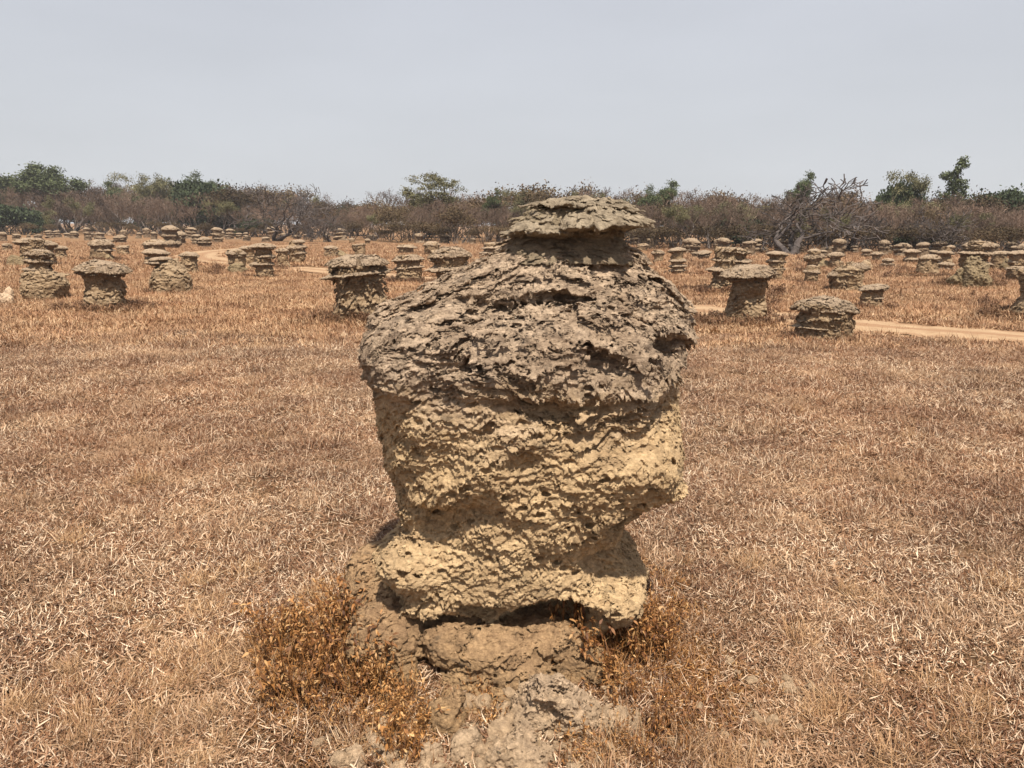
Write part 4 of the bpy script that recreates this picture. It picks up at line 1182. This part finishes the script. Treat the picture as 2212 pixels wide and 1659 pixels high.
# paler feathery tufts standing out of the trampled grass
M_TUFT = grass_mat('golden_tuft', [(0.0, (0.34, 0.18, 0.08)), (0.5, (0.58, 0.35, 0.17)), (1.0, (0.86, 0.60, 0.36))], (0.48, 0.24, 0.10), (0.72, 0.48, 0.27), 0.3)
tuft_t = [temp('e_tuft_%d' % i, [blades(150, 0.07, 0.05, 0.15, 0.0019, (15, 80), rs, 5, 0.5), blades(60, 0.12, 0.03, 0.09, 0.002, (0, 40), rs, 3)], M_TUFT) for i in range(4)]
TP, TS = [], []
for (u, v, du, dv, n) in ((430, 1380, 130, 60, 26), (230, 1490, 120, 70, 22), (660, 1320, 60, 40, 8), (2000, 1480, 150, 90, 14), (1480, 1640, 120, 40, 12), (1900, 1250, 300, 80, 10), (330, 1000, 260, 120, 12), (1750, 950, 200, 100, 8), (520, 1620, 200, 50, 12)):
    for k in range(int(n * 0.6)):
        g = GP(u + du * rs.normal() * 0.9, v + dv * rs.normal()); TP.append((g.x, g.y, gz(g.x, g.y) + 0.005)); TS.append(rs.uniform(0.5, 1.1))
TP = np.array(TP); TS = np.array(TS)
scatter('feathery_grass', TP, np.stack([0 * TS, 0 * TS, rs.rand(len(TP)) * 6.28], -1), TS, rs.randint(0, 4, len(TP)), tuft_t, 'feathery golden grass tufts standing out of the trampled grass')

# tall straw stalks that stand apart
M_STRAW = grass_mat('straw', [(0.0, (0.5, 0.34, 0.17)), (1.0, (0.70, 0.52, 0.30))], (0.6, 0.42, 0.2), (0.7, 0.52, 0.3), 0.2)
for (u, v, ln, az, el, lab) in ((566, 1520, 0.20, 1.2, 66, 'long straw stalk standing left of the rusty weeds'), (845, 1500, 0.14, 1.5, 80, 'upright straw stalk with seed head before the foot'),
                                (700, 1630, 0.24, 0.4, 18, 'long straw stalk lying slantwise at the bottom left'), (1395, 1630, 0.15, 1.9, 74, 'thin straw stalk at the right of the large cracked stone'),
                                (1160, 1650, 0.09, 1.3, 76, 'short straw stalk rising before the flat pale stone'), (1570, 1610, 0.2, 0.3, 14, 'long straw stalk lying in the grass at the lower right')):
    g = GP(u, v)
    K = 8; sv = []; sq = []; p = np.array([0.0, 0, 0]); e = R(el)
    for k in range(K + 1):
        r_ = 0.0018 * (1 - 0.5 * k / K)
        for a_ in range(4):
            sv.append(p + [r_ * math.cos(a_ * 1.571), r_ * math.sin(a_ * 1.571) * 0.6, r_ * math.sin(a_ * 1.571)])
        e -= R(2.2)
        p = p + ln / K * np.array([math.cos(e) * math.cos(az), math.cos(e) * math.sin(az) * 0.6, math.sin(e)])
    for k in range(K):
        for a_ in range(4):
            b_ = (a_ + 1) % 4; sq.append((k * 4 + a_, k * 4 + b_, k * 4 + 4 + b_, k * 4 + 4 + a_))
    o = link('straw_stalk', make_mesh('straw_stalk', np.array(sv), np.array(sq), M_STRAW, True, np.full(len(sv), 0.6)), None, (g.x, g.y, gz(g.x, g.y)))
    tag(o, lab, 'straw stalk')
    if 'seed head' in lab:
        v_, q_, a_ = blades(14, 0.004, 0.012, 0.025, 0.004, (20, 80), rs, 2)
        tip = np.array(sv[-4:]).mean(0)
        link('seed_head', make_mesh('seed_head', v_ + tip, q_, M_STRAW, True, a_), o)

# ------------------------------------------------------------------ trees
def bark(name, c0, c1):
    m, t, b = new_mat(name)
    co = node(t, 'ShaderNodeTexCoord').outputs['Object']
    t.links.new(rampn(t, noise(t, scaled(t, co, (1, 1, 0.4)), 3.5, 6, 0.7), [(0.35, c0), (0.65, c1)]), b.inputs['Base Color'])
    return m


def leafm(name, c0, c1, c2):
    m, t, b = new_mat(name)
    at = node(t, 'ShaderNodeAttribute'); at.attribute_name = 'bv'
    t.links.new(rampn(t, at.outputs['Fac'], [(0, c0), (0.5, c1), (1, c2)]), b.inputs['Base Color'])
    b.inputs['Roughness'].default_value = 0.7
    return m


B_GREY = bark('grey_bark', (0.09, 0.073, 0.065), (0.30, 0.25, 0.22))
B_BROWN = bark('brown_bark', (0.09, 0.062, 0.046), (0.20, 0.145, 0.11))
def vary(m, lo, hi):
    t = m.node_tree; b = t.nodes['Principled BSDF']; src = b.inputs['Base Color'].links[0].from_socket
    oi = node(t, 'ShaderNodeObjectInfo'); f = maprange(t, oi.outputs['Random'], 0, 1, lo, hi)
    cb = node(t, 'ShaderNodeCombineColor'); 
    for k_ in range(3): t.links.new(f, cb.inputs[k_])
    t.links.new(mixc(t, 1.0, src, cb.outputs[0], 'MULTIPLY'), b.inputs['Base Color'])


B_TWIG = bark('twig_bark', (0.07, 0.056, 0.05), (0.19, 0.155, 0.14))
L_GREEN = leafm('green_leaves', (0.06, 0.075, 0.035), (0.12, 0.14, 0.065), (0.21, 0.235, 0.11))
L_DARK = leafm('dark_green_leaves', (0.035, 0.048, 0.024), (0.07, 0.09, 0.045), (0.13, 0.155, 0.075))
L_OLIVE = leafm('olive_leaves', (0.11, 0.105, 0.05), (0.20, 0.185, 0.09), (0.34, 0.30, 0.16))
L_BROWN = leafm('brown_leaves', (0.08, 0.052, 0.038), (0.155, 0.102, 0.074), (0.26, 0.18, 0.132))
L_RUST = leafm('rust_leaves', (0.075, 0.045, 0.026), (0.13, 0.085, 0.048), (0.20, 0.15, 0.075))


def skeleton(seed, H, trunk_f, spread, levels, kids, r0, up=0.35, wig=0.25, rmin=0.008, stems=1, nseg=4, lenf=0.72, flat=0.0):
    rr = random.Random(seed); segs = []; tips = []

    def grow(p, d, L_, r_, lv):
        n = nseg if lv < 3 else 2
        pts = []
        for i in range(n):
            d = (d + Vector((rr.gauss(0, wig), rr.gauss(0, wig), rr.gauss(0, wig * 0.7) + up * 0.12 * (1 if lv else 0) - flat * 0.1 * lv))).normalized()
            q = p + d * (L_ / n); r1 = max(r_ * (1 - 0.30 / n), rmin)
            segs.append((p, q, r_, r1)); p = q; r_ = r1; pts.append((q, d.copy(), r_))
        if lv >= levels:
            tips.append(p); tips.append(pts[0][0]); return
        k = kids + (1 if rr.random() < 0.35 else 0)
        for i in range(k):
            q, dd, rq = pts[-1] if i < 2 else pts[rr.randrange(max(1, n // 2), n)]
            a = rr.uniform(0, 6.283); pr = dd.orthogonal().normalized(); pr.rotate(Matrix.Rotation(a, 3, dd))
            ang = spread * rr.uniform(0.55, 1.15)
            nd = (dd * math.cos(ang) + pr * math.sin(ang)); nd.z += up * 0.5
            if flat: nd.z *= (1 - flat * 0.5)
            grow(q, nd.normalized(), L_ * lenf * rr.uniform(0.8, 1.2), rq * rr.uniform(0.58, 0.78), lv + 1)
    for s in range(stems):
        a = rr.uniform(0, 6.283); ln = 0.12 if stems == 1 else rr.uniform(0.25, 0.7)
        d = Vector((math.cos(a) * ln, math.sin(a) * ln, 1)).normalized()
        grow(Vector((math.cos(a) * 0.15 * (stems > 1), math.sin(a) * 0.15 * (stems > 1), -0.1)), d, H * trunk_f, r0 * (1 if stems == 1 else 0.7), 0)
    tz = max(q.z for _, q, _, _ in segs); s = H / tz
    segs = [(a * s, b * s, ra, rb) for a, b, ra, rb in segs]; tips = [q * s for q in tips]
    return segs, tips


def tubes(segs, sides=5):
    n = len(segs)
    A = np.array([s[0] for s in segs], float); B = np.array([s[1] for s in segs], float)
    ra = np.array([s[2] for s in segs]); rb = np.array([s[3] for s in segs])
    d = B - A; d /= np.linalg.norm(d, axis=1)[:, None] + 1e-9
    ref = np.where(np.abs(d[:, 2:3]) > 0.9, np.array([[1.0, 0, 0]]), np.array([[0, 0, 1.0]]))
    u = np.cross(d, ref); u /= np.linalg.norm(u, axis=1)[:, None]; v = np.cross(d, u)
    V = np.zeros((n, 2, sides, 3))
    for k in range(sides):
        c, s = math.cos(6.283 * k / sides), math.sin(6.283 * k / sides)
        V[:, 0, k] = A + ra[:, None] * (u * c + v * s); V[:, 1, k] = B + rb[:, None] * (u * c + v * s)
    q = np.array([(k, (k + 1) % sides, sides + (k + 1) % sides, sides + k) for k in range(sides)])
    Q = (q[None] + (np.arange(n) * 2 * sides)[:, None, None]).reshape(-1, 4)
    return V.reshape(-1, 3), Q


def leaves(tips, per, rad, size, rs, squash=0.7, keep=1.0, elong=1.6):
    T = np.array([tuple(q) for q in tips])
    if keep < 1: T = T[rs.rand(len(T)) < keep]
    n = len(T) * per
    c = np.repeat(T, per, 0) + rs.normal(size=(n, 3)) * rad * np.array([1, 1, squash])
    d = rs.normal(size=(n, 3)); d /= np.linalg.norm(d, axis=1)[:, None]
    e = np.cross(d, rs.normal(size=(n, 3))); e /= np.linalg.norm(e, axis=1)[:, None]
    sz = size * (0.6 + 0.8 * rs.rand(n))[:, None]
    V = np.stack([c - d * sz * elong, c + e * sz, c + d * sz * elong, c - e * sz], 1).reshape(-1, 3)
    V[:, 2] = np.maximum(V[:, 2], 0.02)
    clump = np.repeat(rs.rand(len(T)), per)
    val = np.clip(0.5 * clump + 0.5 * rs.rand(n), 0, 1)
    return V, np.arange(n * 4).reshape(n, 4), np.repeat(val, 4)


vary(L_BROWN, 0.6, 1.6); vary(L_RUST, 0.6, 1.5); vary(L_OLIVE, 0.7, 1.3)
B_STEM = bark('pale_stem_bark', (0.15, 0.115, 0.095), (0.30, 0.245, 0.205))
KINDS = {}


def tree_kind(key, seed, bk, lf, sk, lv=None, split=0.02):
    if key == 'bare': lf = B_TWIG
    if key == 'bare': bk = B_TWIG
    segs, tips = skeleton(seed, **sk)
    big = [s for s in segs if s[2] > split]; small = [s for s in segs if s[2] <= split]
    v, q = tubes(big); tm = make_mesh('trunk', v, q, bk, True)
    arr = []
    if small:
        v, q = tubes(small, 3); arr.append((v, q, np.full(len(v), 0.85)))
    if lv:
        arr.append(leaves(tips, rs=np.random.RandomState(seed), **lv))
    n = 0; V = []; Q = []; A = []
    for v, q, a_ in arr:
        V.append(v); Q.append(q + n); A.append(a_); n += len(v)
    cm = make_mesh('crown', np.concatenate(V), np.concatenate(Q), lf, False, np.concatenate(A))
    KINDS.setdefault(key, []).append((tm, cm, sk['H']))


for s in range(5):   # leafless brown thicket bushes
    tree_kind('bush', 40 + s, B_STEM if s % 2 else B_BROWN, L_BROWN, dict(H=6, trunk_f=0.26, spread=0.5, levels=5, kids=2, r0=0.09, up=0.5, wig=0.2, stems=5, rmin=0.016), dict(per=4, rad=0.25, size=0.035, keep=0.6), split=0.024)
for s in range(2):
    tree_kind('rust', 60 + s, B_BROWN, L_RUST, dict(H=4, trunk_f=0.24, spread=0.55, levels=5, kids=2, r0=0.08, up=0.45, wig=0.2, stems=4, rmin=0.014), dict(per=7, rad=0.35, size=0.05, keep=0.8), split=0.02)
for s in range(3):   # bare trees with crooked limbs
    tree_kind('bare', 80 + s, B_GREY, L_BROWN, dict(H=5, trunk_f=0.2, spread=0.78, levels=6, kids=2, r0=0.24, up=0.10, wig=0.3, stems=3, rmin=0.026, lenf=0.8), None, split=0.04)
for s in range(2):   # leafless fine-twigged trees
    tree_kind('twiggy', 90 + s, B_GREY, L_BROWN, dict(H=8, trunk_f=0.3, spread=0.5, levels=6, kids=2, r0=0.2, up=0.4, wig=0.22, rmin=0.018, lenf=0.74), dict(per=2, rad=0.15, size=0.035, keep=0.5), split=0.03)
for s in range(2):
    tree_kind('green', 100 + s, B_GREY, L_GREEN, dict(H=8, trunk_f=0.33, spread=0.6, levels=5, kids=3, r0=0.22, up=0.3, wig=0.2, lenf=0.66), dict(per=22, rad=0.30, size=0.062, keep=0.8), split=0.03)
for s in range(2):
    tree_kind('darkbush', 110 + s, B_BROWN, L_DARK, dict(H=4, trunk_f=0.2, spread=0.75, levels=4, kids=3, r0=0.12, up=0.3, wig=0.25, stems=3), dict(per=30, rad=0.36, size=0.09), split=0.03)
tree_kind('umbrella', 121, B_GREY, L_OLIVE, dict(H=8, trunk_f=0.42, spread=0.72, levels=5, kids=3, r0=0.22, up=0.24, wig=0.16, lenf=0.62, flat=0.35), dict(per=8, rad=0.28, size=0.055, squash=0.35), split=0.02)
tree_kind('umbrella', 127, B_GREY, L_GREEN, dict(H=8, trunk_f=0.4, spread=0.66, levels=5, kids=3, r0=0.22, up=0.28, wig=0.18, lenf=0.64, flat=0.3), dict(per=14, rad=0.26, size=0.055, squash=0.4), split=0.02)
for s in range(2):
    tree_kind('olive', 130 + s, B_GREY, L_OLIVE, dict(H=7, trunk_f=0.3, spread=0.5, levels=5, kids=2, r0=0.18, up=0.35, wig=0.22, stems=2, lenf=0.74), dict(per=18, rad=0.26, size=0.05), split=0.02)
def tall_tree():
    rr = random.Random(9); rsn = np.random.RandomState(9); H = 9.0
    spine = [Vector((0, 0, -0.1)), Vector((0.05, 0, 2.4)), Vector((-0.1, 0.05, 4.3)), Vector((0.1, 0, 6.0)), Vector((0.35, 0, 7.4)), Vector((0.75, 0.1, 8.6))]
    segs = [(a, b_, 0.21 * (1 - i_ / 6.2), 0.21 * (1 - (i_ + 1) / 6.2)) for i_, (a, b_) in enumerate(zip(spine, spine[1:]))]
    tips = []
    for (x, y, z, rad) in ((0.8, 0.1, 8.55, .42), (0.55, -.2, 8.1, .4), (0.1, 0.1, 7.5, .38), (-0.9, 0, 7.1, .42), (-0.5, .2, 7.25, .3), (0.45, .1, 6.9, .5), (-0.35, 0, 6.5, .45), (0.3, -.2, 6.2, .55), (0.95, .1, 5.9, .55), (-0.2, .3, 5.7, .6), (0.6, 0, 5.3, .6),
                           (-0.75, 0, 5.0, .5), (1.35, 0, 4.9, .45), (0.1, -.3, 4.8, .5), (-0.95, .2, 4.4, .45), (1.1, 0.2, 4.4, .45), (1.5, 0, 4.2, .32), (-0.35, 0, 4.3, .4)):
        c_ = Vector((x, y, z)); near_ = min(spine[2:], key=lambda q_: (q_ - c_).length + max(0, q_.z - z) * 2)
        mid_ = (near_ + c_) / 2 + Vector((0, 0, -0.1)); segs += [(near_, mid_, 0.05, 0.035), (mid_, c_, 0.035, 0.02)]
        for k_ in range(12):
            d_ = Vector((rr.gauss(0, 1), rr.gauss(0, 1), rr.gauss(0, .8))) * rad * 0.55; tips.append(c_ + d_); segs.append((c_, c_ + d_, 0.015, 0.008))
    big = [q_ for q_ in segs if q_[2] > 0.03]; small = [q_ for q_ in segs if q_[2] <= 0.03]
    v, q = tubes(big); tm = make_mesh('trunk', v, q, B_BROWN, True)
    v1, q1 = tubes(small, 3); v2, q2, a2 = leaves(tips, 26, 0.16, 0.06, rsn)
    cm = make_mesh('crown', np.concatenate([v1, v2]), np.concatenate([q1, q2 + len(v1)]), L_GREEN, False, np.concatenate([np.full(len(v1), 0.2), a2]))
    KINDS['tall'] = [(tm, cm, 9.0)]


tall_tree()

r = random.Random(21)


def treeline_dist(u):
    """distance at which the wood's edge stands for each bearing"""
    return float(np.interp(u, [-200, 0, 500, 850, 1200, 1500, 1800, 2212, 2400], [108, 106, 96, 74, 62, 56, 50, 50, 50]))


def plant(kind, u, vt, back=1.0, name='tree', label='', cat='tree', group=None, wide=1.0, var=None, spin=None):
    Y = treeline_dist(u) * back
    p = PT(u, vt, Y); H = p.z
    ks = KINDS[kind]; tm, cm, h0 = ks[r.randrange(len(ks)) if var is None else var]
    g = empty(name, (p.x, Y, 0), label, cat, group)
    s = H / h0
    g.scale = (s * wide, s * wide, s); g.rotation_euler.z = r.uniform(0, 6.28) if spin is None else spin
    link('trunk', tm, g); link('crown', cm, g)
    return g


# trees that stand out in the photograph
plant('green', 122, 360, 1.08, 'broadleaf_tree', 'big dark green round-crowned tree rising over the left woods', wide=1.35, var=0, group='green trees over the woods')
plant('green', 222, 395, 1.1, 'broadleaf_tree', 'lower green tree right of the big round-crowned one', wide=1.1, group='green trees over the woods')
plant('olive', 312, 376, 1.05, 'olive_tree', 'upright thin olive-brown tree left of a rounded olive one', wide=0.85, var=0, group='olive-leaved trees')
plant('olive', 352, 388, 1.03, 'olive_tree', 'rounded olive tree between the thin one and the open-crowned tree', wide=0.85, var=1, group='olive-leaved trees')
plant('umbrella', 405, 370, 1.08, 'open_crowned_tree', 'open layered green crown above the left woods', var=1, group='flat-crowned trees')
plant('darkbush', 448, 400, 0.99, 'dark_green_tree', 'dense dark green tree top under the open layered crown', wide=0.8)
plant('twiggy', 40, 398, 1.02, 'leafless_tree', 'fine-twigged leafless tree left of the big green tree', group='bare trees')
plant('twiggy', -4, 388, 0.98, 'leafless_tree', 'leafless tree cut by the left edge of the picture', group='bare trees')
plant('bare', 590, 405, 0.76, 'bare_tree', 'wide crooked bare tree with pale limbs at the left wood edge', wide=1.3, var=0, group='bare trees', spin=0.6)
plant('bare', 655, 396, 1.0, 'bare_tree', 'tall fine bare tree just right of the wide crooked one', wide=0.95, var=1, group='bare trees')
plant('bare', 712, 455, 0.80, 'bare_tree', 'low forked bare tree leaning left beside open grass', wide=1.0, var=2, group='bare trees')
plant('bare', 460, 448, 0.97, 'bare_tree', 'low spreading bare tree below the dense dark green top', wide=1.1, var=2, group='bare trees', spin=2.0)
plant('twiggy', 500, 410, 1.04, 'leafless_tree', 'leafless tree between the dark green top and the wide crooked one', group='bare trees')
plant('twiggy', 815, 428, 1.06, 'leafless_tree', 'pale leafless tree alone on the skyline of the low middle wood', wide=1.1, group='bare trees')
plant('umbrella', 955, 376, 1.05, 'flat_topped_tree', 'flat-topped umbrella tree left of the huge mound cap', var=0, wide=1.15, group='flat-crowned trees')
plant('green', 890, 420, 1.08, 'broadleaf_tree', 'small green crown at the left shoulder of the umbrella tree', wide=1.0, group='green trees over the woods')
plant('rust', 985, 445, 0.84, 'rusty_shrub', 'rusty brown shrub in front of the umbrella tree', 'shrub', wide=1.2, var=0)
plant('umbrella', 1078, 408, 1.05, 'open_crowned_tree', 'thin open tree left of the huge mound cap', var=1, wide=0.6, group='flat-crowned trees')
plant('olive', 1138, 412, 1.05, 'olive_tree', 'olive tree touching the left edge of the huge mound cap', var=0, wide=0.9, group='olive-leaved trees')
plant('bare', 1262, 398, 1.1, 'bare_tree', 'bare twig crown peeping over the huge mound cap', var=1, wide=0.8, group='bare trees')
plant('twiggy', 1310, 402, 1.1, 'leafless_tree', 'thin pale twig crown over the right part of the cap', group='bare trees')
plant('umbrella', 1395, 400, 1.1, 'open_crowned_tree', 'grey-green open tree just right of the huge mound cap', var=1, wide=0.8, group='flat-crowned trees')
plant('green', 1478, 392, 1.1, 'broadleaf_tree', 'grey-green clumpy tree right of the open tree beside the cap', wide=0.9, var=1, group='green trees over the woods')
plant('olive', 1570, 436, 1.04, 'olive_tree', 'low olive crown in the dip right of the clumpy tree', wide=1.1, var=1, group='olive-leaved trees')
plant('bare', 1722, 378, 0.80, 'bare_tree', 'largest crooked bare tree with wide twisted limbs on the right', wide=1.6, var=0, group='bare trees', spin=2.4)
plant('green', 1766, 373, 1.25, 'broadleaf_tree', 'bright green crown behind the largest crooked bare tree', wide=0.7, var=1, group='green trees over the woods')
plant('twiggy', 1860, 402, 1.06, 'leafless_tree', 'grey leafless tree right of the bright green crown', wide=1.1, group='bare trees')
plant('bare', 1835, 440, 0.92, 'bare_tree', 'small bare tree with a pale upright trunk', wide=0.9, var=2, group='bare trees')
plant('olive', 1978, 373, 1.15, 'olive_tree', 'yellowish thin-leaved tree left of the tallest tree', wide=0.8, var=0, group='olive-leaved trees')
plant('darkbush', 1950, 405, 1.18, 'dark_green_tree', 'dark green crown behind the yellowish tree', wide=0.42)
plant('tall', 2068, 338, 1.2, 'tall_tree', 'tallest dark green tree with clumped leaning crown', wide=0.95, spin=0.0)
plant('bare', 2024, 442, 0.86, 'bare_tree', 'small forked bare tree below the tallest green tree', wide=1.2, var=1, group='bare trees', spin=0.4)
plant('darkbush', 2158, 420, 1.15, 'dark_green_tree', 'rounded dark green crown near the right edge', wide=0.8)

# the thicket: rows of brown bushes, each a thing
tops = ([0, 60, 180, 260, 350, 480, 560, 700, 850, 900, 1000, 1100, 1200, 1350, 1500, 1600, 1750, 1900, 2000, 2150, 2212, 2300],
        [408, 402, 412, 412, 410, 412, 412, 438, 440, 432, 430, 428, 425, 425, 430, 438, 432, 440, 440, 438, 445, 445])
for row_, (back, dv, step) in enumerate(((0.95, 22, 40), (1.02, 6, 38), (1.12, -6, 40), (1.24, -8, 46))):
    u = -40 + 12 * row_
    while u < 2260:
        vt = float(np.interp(u, tops[0], tops[1])) + dv + r.choice((-16, -8, 0, 6, 12)) + r.uniform(-4, 4) - 2
        k = 'bush' if r.random() < 0.85 else 'rust'
        side = 'left' if u < 700 else ('middle' if u < 1330 else 'right')
        rowl = ('front row', 'second row', 'third row', 'rearmost row')[row_]
        plant(k, u, vt, back * r.uniform(0.97, 1.03), 'thicket_bush', unique(('bare grey-brown bush, ' if k == 'bush' else 'rusty-leaved bush, ') + rowl + ', ' + near_mark(u, TREE_MARKS)), 'bush', 'dry bushes of the thicket', wide=r.uniform(0.8, 1.25))
        u += step * r.uniform(0.8, 1.2)
for (u, vt, bk, lab) in ((20, 448, 0.9, 'dark green bush low at the left edge of the woods'), (55, 462, 0.9, 'small dark green bush right of the left-edge one'), (480, 455, 0.97, 'dark green undergrowth bush behind the low spreading bare tree'),
                         (535, 468, 0.95, 'dark green bush left of the wide crooked bare tree'), (1985, 500, 0.93, 'low dark green bush under the yellowish tree'), (2020, 505, 0.95, 'low dark green bush by the small forked bare tree'), (1640, 480, 1.0, 'olive bush left of the largest crooked bare tree')):
    plant('darkbush', u, vt, bk, 'green_bush', lab, 'bush', 'green bushes at the wood edge', wide=1.3)
# taller leafless trees standing among the bushes
for i in range(42):
    u = -10 + i * 54 + r.uniform(-20, 20)
    vt = float(np.interp(u, tops[0], tops[1])) + r.uniform(-12, 10)
    plant('twiggy' if i % 3 else 'olive', u, vt + (14 if i % 2 else 0), r.uniform(0.88, 0.94) if i % 2 else r.uniform(0.98, 1.1), 'slender_tree', unique(('slender leafless tree, ' if i % 3 else 'slender sparse-leaved tree, ') + near_mark(u, TREE_MARKS)), 'tree', 'slender trees in the woods', wide=r.uniform(0.8, 1.1))
# dense low growth deep inside the wood
for i in range(46):
    u = -60 + i * 52 + r.uniform(-12, 12); hz = 484 + (u - 1106) * 0.0052
    plant('rust' if i % 4 else 'darkbush', u, hz - r.uniform(22, 40), 1.3, 'inner_bush', unique('brown bush deep in woods, ' + near_mark(u, TREE_MARKS) if i % 4 else 'dark bush deep in woods, ' + near_mark(u, TREE_MARKS)), 'bush', 'bushes deep in the woods', wide=1.9)
for i in range(44):
    u = -20 + i * 52 + r.uniform(-15, 15)
    side = 'left' if u < 700 else ('middle' if u < 1330 else 'right')
    hz = 484 + (u - 1106) * 0.0052
    plant('rust', u, hz - r.uniform(-14, 4), 0.9 * r.uniform(0.96, 1.04), 'low_shrub', unique('low yellowish wood-edge shrub, ' + near_mark(u, TREE_MARKS)), 'shrub', 'low shrubs at the foot of the thicket', wide=r.uniform(1.2, 2.0))

# ------------------------------------------------------------------ pale haze in the air
hv_ = np.array([(x, y, z) for x in (-900, 900) for y in (-900, 900) for z in (-1.2, 22)], float)
hq_ = np.array([(0, 1, 3, 2), (4, 6, 7, 5), (0, 4, 5, 1), (2, 3, 7, 6), (0, 2, 6, 4), (1, 5, 7, 3)])
hm = bpy.data.materials.new('haze'); hm.use_nodes = True
ht = hm.node_tree; ht.nodes.remove(ht.nodes['Principled BSDF'])
pvn = ht.nodes.new('ShaderNodeVolumePrincipled'); pvn.inputs['Color'].default_value = (0.93, 0.94, 0.96, 1); pvn.inputs['Density'].default_value = 0.00055
pvn.inputs['Anisotropy'].default_value = 0.2
ht.links.new(pvn.outputs[0], ht.nodes['Material Output'].inputs['Volume'])
tag(link('haze', make_mesh('haze', hv_, hq_, hm)), 'thin pale haze lying over the plain', kind='stuff')
